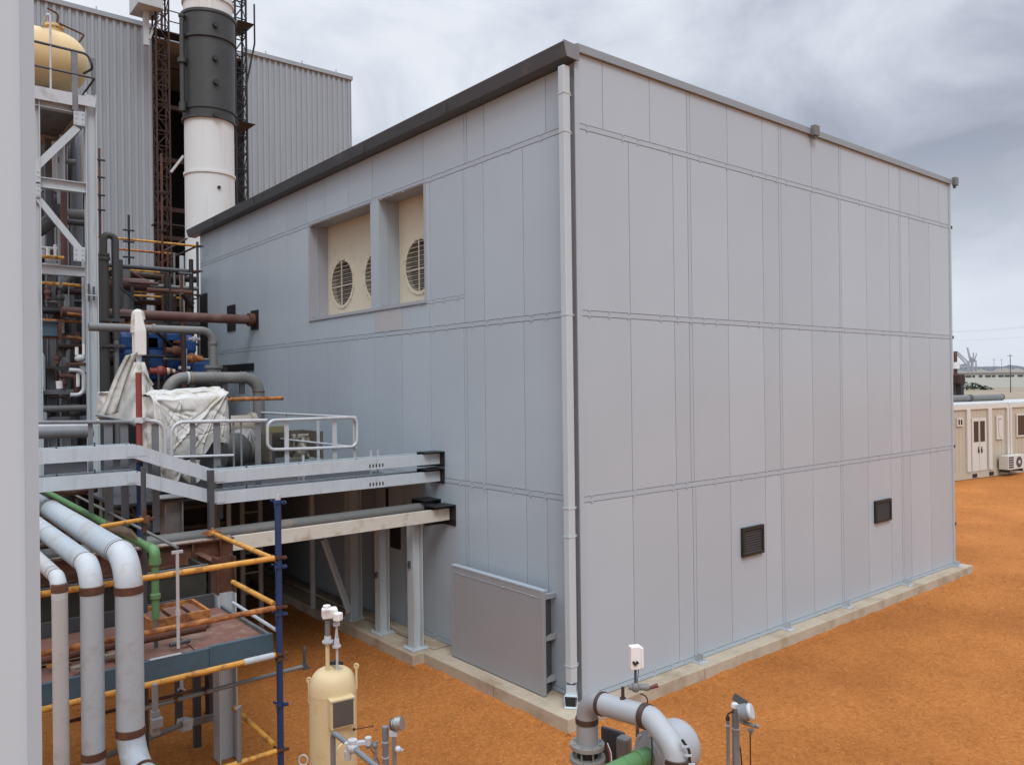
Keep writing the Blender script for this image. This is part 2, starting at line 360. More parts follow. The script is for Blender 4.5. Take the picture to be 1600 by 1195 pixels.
# far land beyond the yard
M_field = mat('dry_field', (.26, .205, .14), .95, var=.25, scale=.03, dirt=(.20, .19, .11), dirt_amt=.4, dscale=.02)
b = MB(); b.add([(45,5,.012),(2500,-900,.012),(2500,1400,.012),(45,60,.012)], [(0,1,2,3)]); tag(b.build('field', M_field), kind='structure')
M_hill = mat('hazed_hill', (.10, .11, .125), .95, var=.3, scale=.01)  # bluish tint carries the distance haze in the hill colour
M_hill2 = mat('brown_hill', (.22, .19, .16), .95, var=.2, scale=.01)
def ridge(name, dist, px0, px1, pyb, hmul, mt, seed):
    b = MB(); N = 60; vs = []; depth = dist*.25
    for i in range(N+1):
        px = px0+(px1-px0)*i/N; p = hd(px, 590, dist); q = hd(px, 590, dist+depth)
        hh = hmul*(1+.35*noise.noise(Vector((i*.23+seed, seed, 0)))+.18*noise.noise(Vector((i*.9+seed, 3, 0)))+.1*noise.noise(Vector((i*2.3, seed, 0))))
        vs += [(p.x, p.y, -.5), ((p.x+q.x)/2, (p.y+q.y)/2, hh), (q.x, q.y, -.5)]
    fs = []
    for i in range(N): a = i*3; fs += [(a, a+3, a+4, a+1), (a+1, a+4, a+5, a+2)]
    b.add(vs, fs, True); return tag(b.build(name, mt), kind='structure')
ridge('hills', 1700, 1380, 1760, 0, 36, M_hill, 4.2)
ridge('plain_rise', 900, 1380, 1760, 0, 15, M_hill2, 1.2)

# ------------------------------------------------------------------ the clad building
XE = hy(1487, 600).x; YE = hx(313, 418).y
ZB, Z3, Z2, Z1, ZT = .17, 2.531, 4.727, 6.927, 7.777
bld = thing('clad_building', (XC, YC, 0), 'tall windowless building clad in flat grey metal panels with a white corner downpipe', 'building')
SW, GAP, PD = .058, .009, .009      # seam strip width, joint width, panel proudness

def wall_panels(rows, axis):
    """rows: (zlo, zhi, [cuts]) -> panels PD proud of the plane; axis 'x' = face looking -Y, 'y' = face looking -X"""
    mb = MB()
    for zlo, zhi, cuts in rows:
        for a, c in zip(cuts[:-1], cuts[1:]):
            a1 = a[0]+(SW/2+GAP if a[1] else GAP/2); c1 = c[0]-(SW/2+GAP if c[1] else GAP/2)
            if c1-a1 < .03: continue
            i0 = len(mb.f)
            if axis == 'x': mb.bx(a1, c1, YC-PD, YC+.002, zlo, zhi)
            else: mb.bx(XC-PD, XC+.002, a1, c1, zlo, zhi)
            t = random.uniform(.955, 1.03)
            for i in range(i0, len(mb.f)): mb.tone[i] = t
    return mb
def cutx(py, singles, doubles):
    c = [(XC+.03, False), (XE-.03, True)]
    c += [(hy(p, py).x, False) for p in singles]+[(hy(p, py).x, True) for p in doubles]
    return sorted(c)
hs = SW/2+GAP
rows_r = [(Z1+hs, ZT, cutx(240, [941.7, 1014.8, 1135.6, 1190, 1266.5, 1351.5, 1387, 1434, 1465], [1075, 1217.5, 1311, 1404.5])),
          (Z2+hs, Z1-hs, cutx(400, [983, 1052, 1136.5, 1191.5, 1267, 1352.5, 1388.5, 1419.5, 1451], [1077, 1218.5, 1312, 1405.5])),
          (Z3+hs, Z2-hs, cutx(620, [986, 1054.6, 1138.5, 1193.7, 1269, 1355, 1391, 1422, 1453], [1080, 1220, 1314, 1408])),
          (ZB+.07, Z3-hs, cutx(860, [989, 1059, 1142, 1196.5, 1271, 1357, 1393, 1424, 1455], [1085, 1223, 1316, 1411]))]
mb = wall_panels(rows_r, 'x')
mb.build('wall', M_clad, bld)
MB().bx(XC, XE, YC, YC+.16, ZB, ZT+.05).build('wall_core', M_cladback, bld)
# left face with the fan recess
RY0, RY1 = hx(664, 380).y, hx(485, 425).y
RZ0, RZ1 = (hx(485, 497).z+hx(663, 470).z)/2, (hx(485, 353).z+hx(663, 285).z)/2
RD = .36
DY0, DY1 = hx(594, 400).y, hx(581, 400).y     # mullion between the two openings
YD = hx(728.5, 400).y                         # the doubled upright seam
def cuty(lst, lo=None, hi=None):
    c = [((lo if lo is not None else YC+.09), False), ((hi if hi is not None else YE-.03), False)]
    c += [(hx(p, py).y, d) for p, py, d in lst]
    return sorted(c)
ZL = 7.655
rows_l = [(Z1+hs, ZL, cuty([(853,150,0),(757,200,0),(728,230,1),(662,240,0),(583,300,0),(545,300,0),(509,320,0),(480,335,0),(449,345,0),(420,355,0),(390,365,0),(365,375,0),(345,385,0),(328,395,0)])),
          (Z2+hs, Z1-hs, cuty([(819,400,0),(757,400,0)], hi=YD+.043)),
          (RZ0-.02, Z1-hs, cuty([(673,400,0)], lo=YD-.0+.043, hi=RY0-.01)),
          (Z2+hs, Z1-hs, cuty([(451,450,0),(421,450,0),(390,450,0),(366,450,0),(345,460,0),(328,470,0)], lo=RY1+.01)),
          (Z2+hs, RZ0-.07, cuty([(629.5,495,0),(587,505,0),(672,480,0)], lo=YD+.043, hi=RY1+.01)),
          (Z3+hs, Z2-hs, cuty([(821,640,0),(759.5,640,0),(729.5,640,1),(675,640,0),(630,640,0),(587,640,0),(549,640,0),(514,640,0),(483,640,0),(452,640,0),(421,640,0),(392,640,0),(366,640,0),(343,640,0)])),
          (ZB+.07, Z3-hs, cuty([(857,860,0),(824.6,860,0),(763.5,860,0),(731.5,860,1),(681,860,0),(632,860,0),(589,860,0),(551,860,0),(516,860,0),(483,860,0),(452,860,0),(421,860,0),(392,860,0)]))]
mb = wall_panels(rows_l, 'y')
# one replacement panel, warmer grey
ya, yb = hx(629, 495).y+.01, hx(587, 505).y-.01
wl = mb.build('wall', M_clad, bld)
M_patch = mat('patch_panel', (.40, .40, .40), .5, var=.05)
MB().bx(XC-PD-.004, XC-PD+.001, ya, yb, Z2+hs+.005, RZ0-.075).build('patch_panel', M_patch, bld)
core = MB().bx(XC, XC+.16, YC+.161, YE, ZB, RZ0).bx(XC, XC+.16, YC+.161, YE, RZ1, ZL+.05).bx(XC, XC+.16, YC+.161, RY0, RZ0+.0005, RZ1-.0005).bx(XC, XC+.16, RY1, YE, RZ0+.0005, RZ1-.0005)
core.build('wall_core', M_cladback, bld)
# far walls and roof
MB().bx(XE-.16, XE-.002, YC+.161, YE-.2, ZB, ZT).build('wall', M_clad, bld)
MB().bx(XC+.161, XE-.161, YE-.18, YE-.02, ZB, ZT).build('wall', M_clad, bld)
MB().bx(XC-.02, XE, YC+.17, YE, ZT+.06, ZT+.14).build('roof', M_capg, bld)
# seam strips with bolts: one part per run
def strip_x(z, x0, x1, half=SW/2):
    m = MB().bx(x0, x1, YC-PD-.002, YC, z-half, z+half)
    x = x0+.15
    while x < x1-.1:
        for dz in (-half-.004, half+.004): m.bx(x-.012, x+.012, YC-PD-.011, YC-.002, z+dz-.012, z+dz+.012)
        x += random.choice([.28, .62, .34, .75])
    return m.build('seam_strip', M_strip, bld)
def strip_y(z, y0, y1, half=SW/2):
    m = MB().bx(XC-PD-.002, XC, y0, y1, z-half, z+half)
    y = y0+.15
    while y < y1-.1:
        for dz in (-half-.004, half+.004): m.bx(XC-PD-.011, XC-.002, y-.012, y+.012, z+dz-.012, z+dz+.012)
        y += random.choice([.28, .62, .34, .75])
    return m.build('seam_strip', M_strip, bld)
for z in (Z1, Z2, Z3): strip_x(z, XC+.03, XE-.03)
strip_x(ZB+.035, XC+.03, XE-.03, .026)
for z in (Z1, Z2, Z3): strip_y(z, YC+.1, YE-.02)
strip_y(ZB+.035, YC+.1, YE-.02, .026)
strip_y(RZ0-.045, YD+.04, RY1+.05, .02)
def vstrip(x=None, y=None, z0=ZB+.07, z1=ZT):
    m = MB()
    if x is not None: m.bx(x-SW/2, x+SW/2, YC-PD-.001, YC, z0, z1)
    else: m.bx(XC-PD-.001, XC, y-SW/2, y+SW/2, z0, z1)
    return m.build('seam_strip', M_strip, bld)
FEET = []
for row in rows_r:
    for x, d in row[2]:
        if d and x < XE-.1: vstrip(x=x, z0=row[0], z1=row[1])
for x, d in rows_r[3][2]:
    if d: FEET.append(x)
for i in (0, 5, 6):
    for y, d in rows_l[i][2]:
        if d: vstrip(y=y, z0=rows_l[i][0], z1=rows_l[i][1])
vstrip(y=YD+.0, z0=Z2+hs, z1=Z1-hs)
# anchor feet on the plinth
for x in FEET:
    m = MB().bx(x-.09, x+.09, YC-.15, YC-PD-.001, ZB, ZB+.014).bx(x-.04, x-.03, YC-.10, YC-PD-.001, ZB+.014, ZB+.10).bx(x+.03, x+.04, YC-.10, YC-PD-.001, ZB+.014, ZB+.10)
    for dx in (-.06, .06): m.lathe((x+dx, YC-.11, ZB+.014), (0,0,1), [(0,.014),(.022,.014)], 6)
    m.build('anchor_foot', M_galv, bld)
# corner and end flashings
MB().bx(XC-PD-.012, XC+.05, YC-PD-.013, YC-PD-.001, ZB, ZT+.0).build('corner_trim', M_strip, bld)
MB().bx(XC-PD-.012, XC-PD-.001, YC-PD-.0005, YC+.085, ZB, 7.45).build('corner_trim', mat('corner_flashing', (.20,.205,.21), .4, var=.08), bld)
MB().bx(XE-.05, XE+.02, YC-PD-.012, YC+.05, ZB, ZT).bx(XE-.075, XE-.058, YC-PD-.01, YC-PD+.004, ZB, ZT).build('corner_trim', M_strip, bld)
m = MB()
for z in (1.0, Z3+.02, 3.6, Z2, Z1): m.bx(XE+.02, XE+.06, YC-.03, YC+.02, z-.03, z+.03)
m.build('clip', M_black, bld)
# parapet cap on the right face
m = MB().add([(XC+.011,YC-.05,ZT+.005),(XE,YC-.05,ZT+.005),(XE,YC-.05,ZT+.10),(XC+.011,YC-.05,ZT+.10),(XC+.011,YC+.2,ZT+.005),(XE,YC+.2,ZT+.005),(XE,YC+.2,ZT+.15),(XC+.011,YC+.2,ZT+.15)],
   [(0,1,2,3),(3,2,6,7),(1,5,6,2),(4,0,3,7),(0,4,5,1),(5,4,7,6)])
m.build('parapet_cap', M_capg, bld)
# gutter fascia along the left eave
g0, g1 = XC-.21, XC-.002
zt, zbm = 7.845, 7.675
m = MB().add([(g0+.03,YC-.06,zbm),(g1,YC-.06,zbm-.012),(g1,YC-.06,zt-.02),(g0-.02,YC-.06,zt),
              (g0+.03,YE+.35,zbm),(g1,YE+.35,zbm-.012),(g1,YE+.35,zt-.02),(g0-.02,YE+.35,zt)],
   [(0,1,2,3),(7,6,5,4),(0,3,7,4),(3,2,6,7),(1,0,4,5),(2,1,5,6)])
m.build('gutter', M_trim, bld, bevel=.008)
MB().add([(XC-.185,YC-.075,zbm-.004),(XC+.01,YC-.075,zbm-.018),(XC+.01,YC-.075,zt-.015),(XC-.235,YC-.075,zt+.003),(XC-.185,YC-.061,zbm-.004),(XC+.01,YC-.061,zbm-.018),(XC+.01,YC-.061,zt-.015),(XC-.235,YC-.061,zt+.003)],[(0,1,2,3),(7,6,5,4),(0,4,5,1),(1,5,6,2),(2,6,7,3),(3,7,4,0)]).build('gutter_end', mat('gutter_end_steel', (.19,.20,.21), .4, var=.08), bld)
for k in range(1, 6): MB().bx(g0-.024+.002, g0+.03, YC+k*2.35, YC+k*2.35+.012, zbm+.02, zt-.005).build('gutter_joint', M_trim, bld)
# roof clips
for px, py in ((1267, 200), (1486, 289)):
    x = hy(px, py).x-.03
    MB().bx(x-.07, x+.07, YC-.13, YC-.051, ZT-.02, ZT+.14).bx(x-.03, x+.03, YC-.10, YC-.052, ZT-.07, ZT-.021).build('roof_clip', mat('roof_clip_steel', (.15,.15,.155), .5), bld, bevel=.006)
# downpipe
dp = hx(884.5, 400, XC-.13)
dy, dx = dp.y, XC-.13
m = MB().bar((dx, dy, .42), (dx, dy, 7.60), .1, .105, up=(1,0,0))
dpo = m.build('downpipe', M_pvc, bld, bevel=.012)
m = MB()
m.prof((dx,dy,.42), (dx,dy,.412), [(-.056,-.056),(.056,-.056),(.056,.056),(-.056,.056)], up=(1,0,0))
# flared shoe kicking out to -X/-Y
def ringq(c, hw, hh, d, u): 
    c=Vector(c); d=Vector(d).normalized(); sdir=d.cross(Vector((0,0,1))).normalized() if abs(d.z)<.99 else Vector(u); t=sdir.cross(d)
    return [c+sdir*a*hw+t*bb*hh for a,bb in ((-1,-1),(1,-1),(1,1),(-1,1))]
vs=[]
kd=Vector((-.75,-.66,0)).normalized(); sdv=Vector((kd.y,-kd.x,0))
for c,hw,hh,tilt in ((Vector((dx,dy,.41)),.056,.056,0),(Vector((dx,dy,.32)),.058,.058,0),(Vector((dx,dy,.26))+kd*.03,.066,.066,.6),(Vector((dx,dy,.235))+kd*.13,.072,.062,1.25)):
    t=Vector((0,0,1))*math.sin(tilt)+kd*-math.cos(tilt)
    vs+=[c+sdv*a*hw+t*q*hh for a,q in ((-1,-1),(1,-1),(1,1),(-1,1))]
fs=[(i*4+k,i*4+(k+1)%4,(i+1)*4+(k+1)%4,(i+1)*4+k) for i in range(3) for k in range(4)]
sm_=MB().add(vs,fs)
kc=Vector((dx,dy,.238))+kd*.118; MB().bar(kc,kc+kd*.012,.115,.10).build('mouth_shade', M_black, dpo); so_=sm_.build('shoe', M_pvc, dpo); md=so_.modifiers.new('solid','SOLIDIFY'); md.thickness=.008; md.offset=-1  # black plug painted as the shade inside the shoe's mouth
for z in (7.28, 6.83, 4.70, 2.45, 2.12, .62):
    MB().bar((dx,dy,z-.007),(dx,dy,z+.007),.110,.115,up=(1,0,0)).bx(dx+.05, XC-PD, dy-.010, dy+.010, z-.008, z+.008).build('bracket', M_pvc, dpo)
# plinth
PX1 = hz(1521, 883, ZB).x; bump_y = hz(645, 1043, 0).y; bump_x = hz(645, 1043, 0).x
pf = YC-.243; pl = XC-.463
pts = [(pl,pf),(PX1,pf),(PX1,YE),(bump_x,YE+1),(bump_x,bump_y),(pl,bump_y)]
pl_m = MB(); nn = len(pts)
pl_m.add([(x,y,-.1) for x,y in pts]+[(x,y,ZB) for x,y in pts], [tuple(range(nn-1,-1,-1)), tuple(range(nn,2*nn))]+[(i,(i+1)%nn,nn+(i+1)%nn,nn+i) for i in range(nn)])
pln = pl_m.build('plinth', M_conc, bld, bevel=.012)
# shallow trench lines on the widened part (joint grooves laid as thin dark strips)
M_joint = mat('plinth_joint', (.10,.085,.07), .95)
MB().bx(bump_x+.34, bump_x+.355, bump_y+.02, YE, ZB+.0005, ZB+.004).bx(bump_x+.34, XC-.03, bump_y-.006, bump_y+.006, ZB+.0005, ZB+.004).build('plinth_joint', M_joint, bld)
MB().bx(pl-.0015,pl+.001, YC+1.1, YC+1.106, 0, ZB-.012).bx(hz(1108,1045,ZB).x, hz(1108,1045,ZB).x+.006, pf-.0015, pf+.001, 0, ZB-.012).build('plinth_joint', M_joint, bld)
MB().bx(bump_x+.36, XC-.2, bump_y+.35, YE-1, ZB+.0005, ZB+.05).build('plinth_curb', M_conc, bld)
tag(soil_bank([((pl,pf,0),(PX1,pf,0),(0,-1,0)),((pl,pf,0),(pl,bump_y,0),(-1,0,0)),((pl,bump_y,0),(bump_x,bump_y,0),(0,-1,0)),((bump_x,bump_y,0),(bump_x,13.5,0),(-1,0,0))]).build('soil_bank', M_ground), 'loose orange soil banked against the foot of the concrete plinth', 'soil', kind='stuff')  # soil strip added to strengthen the contact shade along the plinth
# louvred vents on the right face
for (xa, ya_, xb, yb_) in ((1156.5, 824, 1189.5, 871), (1364.5, 782, 1389, 818)):
    p, q = hy(xa, (ya_+yb_)/2), hy(xb, (ya_+yb_)/2); zc_ = p.z; hh = abs(hy((xa+xb)/2, ya_).z-hy((xa+xb)/2, yb_).z)/2-.01
    x0, x1, z0, z1 = p.x, q.x, zc_-hh, zc_+hh; t = .045
    v = MB().bx(x0+t, x1-t, YC-PD-.004, YC-.002, z0+t, z1-t).build('vent', M_black, bld)
    fr = MB().bx(x0,x1,YC-.055,YC-.003,z1-t,z1).bx(x0,x1,YC-.055,YC-.003,z0,z0+t).bx(x0,x0+t,YC-.055,YC-.003,z0+t,z1-t).bx(x1-t,x1,YC-.055,YC-.003,z0+t,z1-t)
    fr.build('frame', M_black, v)
    lv = MB(); nz_ = 9
    for k in range(nz_):
        zq = z0+t+(k+.5)*(z1-z0-2*t)/nz_
        lv.add([(x0+t,YC-.048,zq-.018),(x1-t,YC-.048,zq-.018),(x1-t,YC-.021,zq+.014),(x0+t,YC-.021,zq+.014),(x0+t,YC-.044,zq-.021),(x1-t,YC-.044,zq-.021),(x1-t,YC-.017,zq+.011),(x0+t,YC-.017,zq+.011)],
               [(0,1,2,3),(7,6,5,4),(0,4,5,1),(3,2,6,7),(0,3,7,4),(1,5,6,2)])
    lv.build('louvres', M_louv, v)
# fan recess
XR = XC+RD
M_jamb = mat('recess_jamb', (.34,.35,.38), .4, var=.05)
jm = MB().bx(XC-.018, XR-.001, RY1-.001, RY1+.05, RZ0, RZ1).bx(XC-.018, XR-.001, RY0-.05, RY0+.001, RZ0, RZ1).bx(XC-.02, XR-.001, RY0-.05, RY1+.05, RZ1-.002, max(RZ1+.02, Z1-SW/2-.003)).bx(XC-.03, XR-.001, RY0-.05, RY1+.05, RZ0-.05, RZ0)
jm.build('recess_frame', M_jamb, bld)
MB().bx(XC-.02, XR-.002, DY0, DY1, RZ0+.001, RZ1-.003).build('mullion', M_strip, bld)
MB().bx(XC+.12, XC+.14, RY1-.012, RY1-.0015, RZ0+.001, RZ1-.003).bx(XC+.12, XC+.14, DY0-.012, DY0-.0005, RZ0+.001, RZ1-.003).build('recess_rib', M_strip, bld)
fy = [hx(535, 443, XR).y, None, hx(656, 413, XR).y]; fy[1] = (fy[0]+fy[2])/2+.03
fz = (hx(535, 443, XR).z+hx(656, 413, XR).z)/2
frad = abs(hx(535, 406, XR).z-hx(535, 480, XR).z)/2-.02
mb = MB(); NS = 40; a_ = frad+.10
for y in fy:
    ang = [2*math.pi*k/NS+math.pi/4 for k in range(NS)]
    ci = [(XR, y+math.cos(t)*frad, fz+math.sin(t)*frad) for t in ang]
    sq = []
    for t in ang:
        mx_ = max(abs(math.cos(t)), abs(math.sin(t))); sq.append((XR, y+math.cos(t)/mx_*a_, fz+math.sin(t)/mx_*a_))
    mb.add(ci+sq, [(k, NS+k, NS+(k+1) % NS, (k+1) % NS) for k in range(NS)])
edges = [RY0-.02]
for y in sorted(fy): edges += [y-a_, y+a_]
edges.append(RY1+.02)
for k in range(0, len(edges), 2):
    if edges[k+1]-edges[k] > .001: mb.add([(XR,edges[k],fz-a_),(XR,edges[k+1],fz-a_),(XR,edges[k+1],fz+a_),(XR,edges[k],fz+a_)], [(0,3,2,1)])
for za, zb in ((RZ0-.02, fz-a_), (fz+a_, RZ1+.02)): mb.add([(XR,RY0-.02,za),(XR,RY1+.02,za),(XR,RY1+.02,zb),(XR,RY0-.02,zb)], [(0,3,2,1)])
fp = mb.build('fan_panel', M_cream, bld)
M_throat = mat('fan_throat', (.30,.27,.20), .6)
M_wire = mat('fan_wire', (.62,.58,.47), .45)
for y in fy:
    c = Vector((XR, y, fz))
    fan = MB().tube([(XR+.001,y,fz),(XR+.20,y,fz)], frad-.001, 36, caps=False).build('fan_throat', M_throat, fp)
    MB().lathe((XR+.2,y,fz),(1,0,0),[(0,frad+.01),(.01,frad+.01)],32).build('fan_back', M_louv, fp)
    m = MB()
    for k in range(11):
        zq = -frad+(k+.5)*2*frad/11; hw = math.sqrt(max(0, frad**2-zq**2))-.01
        if hw > .04: m.add([(XR+.07,y-hw,fz+zq-.03),(XR+.07,y+hw,fz+zq-.03),(XR+.13,y+hw,fz+zq+.025),(XR+.13,y-hw,fz+zq+.025)], [(0,1,2,3)])
    m.build('blades', M_creamdk, fp)
    m = MB()
    for k in range(-5, 6):
        q = k*frad/5.6; hw = math.sqrt(frad**2-q**2)
        m.bar((XR-.006,y-hw,fz+q),(XR-.006,y+hw,fz+q),.007)
    m.bar((XR-.013,y,fz-frad),(XR-.013,y,fz+frad),.016).bar((XR-.013,y-frad,fz-.06),(XR-.013,y+frad,fz-.06),.012)
    m.build('wire_guard', M_wire, fp)
    m = MB()
    pr = [(0,frad+.055),(-.012,frad+.055),(-.012,frad-.004),(0,frad-.004)]
    NS2 = 36; vs = []
    for k in range(NS2):
        t = 2*math.pi*k/NS2; vs += [(XR+dx_, y+math.cos(t)*r_, fz+math.sin(t)*r_) for dx_, r_ in pr]
    m.add(vs, [(k*4+j, k*4+(j+1) % 4, ((k+1) % NS2)*4+(j+1) % 4, ((k+1) % NS2)*4+j) for k in range(NS2) for j in range(4)])
    for k in range(12):
        t = 2*math.pi*(k+.5)/12; m.lathe((XR-.03, y+math.cos(t)*(frad+.035), fz+math.sin(t)*(frad+.035)), (1,0,0), [(0,.011),(.02,.011)], 6)
    m.build('ring', M_cream, fp)
# pipe sleeves: black plates on the left face
def plate(pxa, pya, pxb, pyb, name='sleeve_plate', th=.02):
    ym = (pya+pyb)/2; p, q = hx(pxa, ym), hx(pxb, ym); z1 = hx((pxa+pxb)/2, pya).z; z0 = hx((pxa+pxb)/2, pyb).z
    return MB().bx(XC-PD-th, XC-PD+.004, min(p.y,q.y), max(p.y,q.y), z0, z1).build(name, M_black, bld)
plate(393.5,485,405,515); plate(356.5,477,369,517); plate(612,818,627,856); plate(314,459,325.5,570, 'opening')
plate(605,763,608,800); plate(346,569,398,580,'opening')
def collar(px, py, hw, hh, depth):
    p = hx(px, py); m = MB()
    y, z = p.y, p.z; x0, x1 = XC-depth, XC-PD+.003; t = .012
    m.bx(x1-.02, x1, y-hw, y+hw, z-hh, z+hh)
    m.bx(x0, x1-.021, y-hw, y+hw, z+hh-t, z+hh).bx(x0, x1-.021, y+hw-t, y+hw, z-hh, z+hh-t-.001)
    return m.build('sleeve_collar', M_black, bld)
collar(688, 716, .13, .11, .32); collar(688, 742, .13, .11, .32); collar(680, 790, .17, .12, .30); collar(704, 803, .15, .15, .35)

# ------------------------------------------------------------------ stand-off screen on the plinth
sx = XC-.25; p, q = hx(705, 883, sx), hx(850, 1087, sx)
sy0, sy1, sz0, sz1 = q.y, p.y, ZB+.012, p.z
scr = thing('screen_panel', (sx, (sy0+sy1)/2, ZB), 'flat grey steel screen standing off the wall on the plinth near the white downpipe', 'screen')
M_scr = mat('screen_grey', (.285,.29,.30), .42, var=.05, scale=1.2, bump=.03, bscale=2)
MB().bx(sx, sx+.045, sy0, sy1, sz0, sz1).build('face_plate', M_scr, scr, bevel=.004)
MB().bx(sx-.004, sx+.075, sy0-.003, sy1+.003, sz1-.002, sz1+.016).build('top_edge', M_strip, scr)
MB().bx(sx-.006, sx+.001, sy0, sy0+.05, sz0, sz1-.003).bx(sx-.006, sx+.001, sy1-.03, sy1, sz0, sz1-.003).build('edge_trim', M_scr, scr)
m = MB()
for yq in (sy0+.2, sy0+.75, sy0+1.2, sy0+1.6): m.bx(sx-.012, sx+.0, yq-.012, yq+.012, sz1-.085, sz1-.072)
m.bx(sx-.005, sx, sy0+.05, sy1-.03, sz1-.082, sz1-.077)
m.build('clips', M_strip, scr)
for z in (sz0+.16, sz0+.66, sz1-.08):
    MB().bx(sx+.046, XC-PD-.002, sy0+.03, sy0+.09, z-.028, z+.028).build('bracket', M_scr, scr)
for z in (sz0+.3, sz1-.2): MB().bx(sx+.046, XC-PD-.002, sy1-.10, sy1-.04, z-.03, z+.03).build('bracket', M_strip, scr)
for k in range(5): MB().bx(sx+.055+k*.034, sx+.072+k*.034, sy0+.03+.015*k, sy0+.05+.015*k, sz0+.002, sz1-.11).build('upright', M_greydk, scr)
MB().bx(sx+.05,XC-PD-.004,sy0+.16,sy0+.17,sz0+.002,sz1-.1).build('backing', M_shadedk, scr)

# ------------------------------------------------------------------ white columns on the plinth
NAMES = ['nearest the screen panel, under the end of the cream beam', 'standing between the two other plinth columns', 'with a slanted brace beside it']
for i, (px, py, topz) in enumerate(((650,1012,1.935),(598,988,1.935),(553,965,2.49))):
    p = hz(px, py, ZB)
    if i == 2: p = hz(553, 966, ZB)
    t = thing('steel_column', (p.x, p.y, ZB), 'pale painted steel column on the concrete plinth, '+NAMES[i], 'column', 'pale columns on the plinth')
    wdt = .16 if i < 2 else .20
    MB().ibeam((p.x,p.y,ZB+.016),(p.x,p.y,topz), wdt, wdt, .012, up=(.7,.7,0) if False else (1,0,0)).build('shaft', M_galvw, t)
    m = MB().bx(p.x-.14,p.x+.14,p.y-.14,p.y+.14,ZB+.0045,ZB+.018)
    for a in (-.11,.11):
        for c in (-.11,.11): m.lathe((p.x+a,p.y+c,ZB+.018),(0,0,1),[(0,.013),(.03,.013)],6)
    m.build('base_plate', M_galvw, t)
    if i < 2: MB().bx(p.x-.09,p.x+.09,p.y-.09,p.y+.09,topz,topz+.012).build('cap_plate', M_galvw, t)
    if i == 2:
        a = hd(548, 955, 12.55); c = hd(508, 842, 12.4)
        MB().chan(a, c, .05, .10, .008, up=(.7,.4,0)).build('brace', M_galvw, t)
    if i < 2:
        m = MB().bx(p.x-.12,p.x-.082,p.y-.02,p.y+.02,1.02,1.10) if i else MB().bx(p.x-.11,p.x-.082,p.y-.02,p.y+.02,1.32,1.42)
        m.build('clamp', M_greydk, t)

# ------------------------------------------------------------------ foreground cladding edge (left border of the view)
wy = 1.55; wx = hy(54, 600, wy).x
fw = thing('cladding_wall', (wx-1, wy, 0), 'smooth light grey metal wall end close by, cut by the left border of the photo', 'wall')
MB().bx(wx-2.6, wx, wy, wy+.035, 0, 9).build('sheet', M_col, fw)
MB().bx(wx-.0155, wx+.0045, wy-.004, wy+.04, 0, 9).build('edge_trim', M_strip, fw)

# ------------------------------------------------------------------ corrugated hall behind
YH = 42.0
hzt = 21.9
hx_r = hy(549, 250, YH).x; bay0 = hy(239, 200, YH).x; bay1 = hy(380, 200, YH).x; hx_l = -30.0
hall = thing('corrugated_hall', ((hx_l+hx_r)/2, YH, 0), 'huge hall of ribbed grey sheet cladding rising behind the white stack', 'hall')
def corr(x0, x1, y, z0, z1, per=.36, d=.05):
    m = MB(); pts = []; x = x0
    while x < x1-.001:
        for dx_, yy in ((0, 0), (per*.42, 0), (per*.52, -d), (per*.90, -d)):
            if x+dx_ < x1: pts.append((x+dx_, y+yy))
        x += per
    pts.append((x1, y)); n_ = len(pts)
    vs = [(p[0], p[1], z0) for p in pts]+[(p[0], p[1], z1) for p in pts]
    m.add(vs, [(i, i+1, n_+i+1, n_+i) for i in range(n_-1)]); return m
corr(hx_l, bay0, YH, 0, hzt, .32, .07).build('wall', M_hall, hall)
corr(bay1, hx_r, YH, 0, hzt, .32, .07).build('wall', M_hall, hall)
MB().bx(hx_r-.02, hx_r+.03, YH-.03, YH+24, 0, hzt).build('wall', M_hall, hall)
MB().bx(hx_l, bay0, YH-.16, YH+.05, hzt+.001, hzt+.22).bx(bay1, hx_r+.08, YH-.16, YH+.05, hzt+.001, hzt+.22).build('roof_trim', M_hall, hall)
MB().bx(hx_l, hx_r-.03, YH+.1, YH+24, hzt-.3, hzt).build('roof', M_hall, hall)
MB().bx(bay0-.1, bay1+.1, YH+7, YH+7.2, 0, hzt-.31).bx(bay0-.12, bay0, YH+.11, YH+7, 0, hzt-.31).bx(bay1, bay1+.12, YH+.11, YH+7, 0, hzt-.31).build('bay_lining', M_dark, hall)  # near-black lining holds the bay's inner shade in its colour
for z in (4.5, 8.3, 11.7, 13.2, 15.8, 18.6, 20.8):
    MB().bx(bay0+.01, bay1-.01, YH+1.5, YH+1.75, z, z+.22).build('bay_beam', M_rustdk, hall)
m = MB()
x = hx_l+1
while x < hx_r:
    m.bx(x-.02, x+.02, YH-.1, YH-.06, hzt+.221, hzt+.4); x += 2.1
m.build('roof_pegs', M_hall, hall)
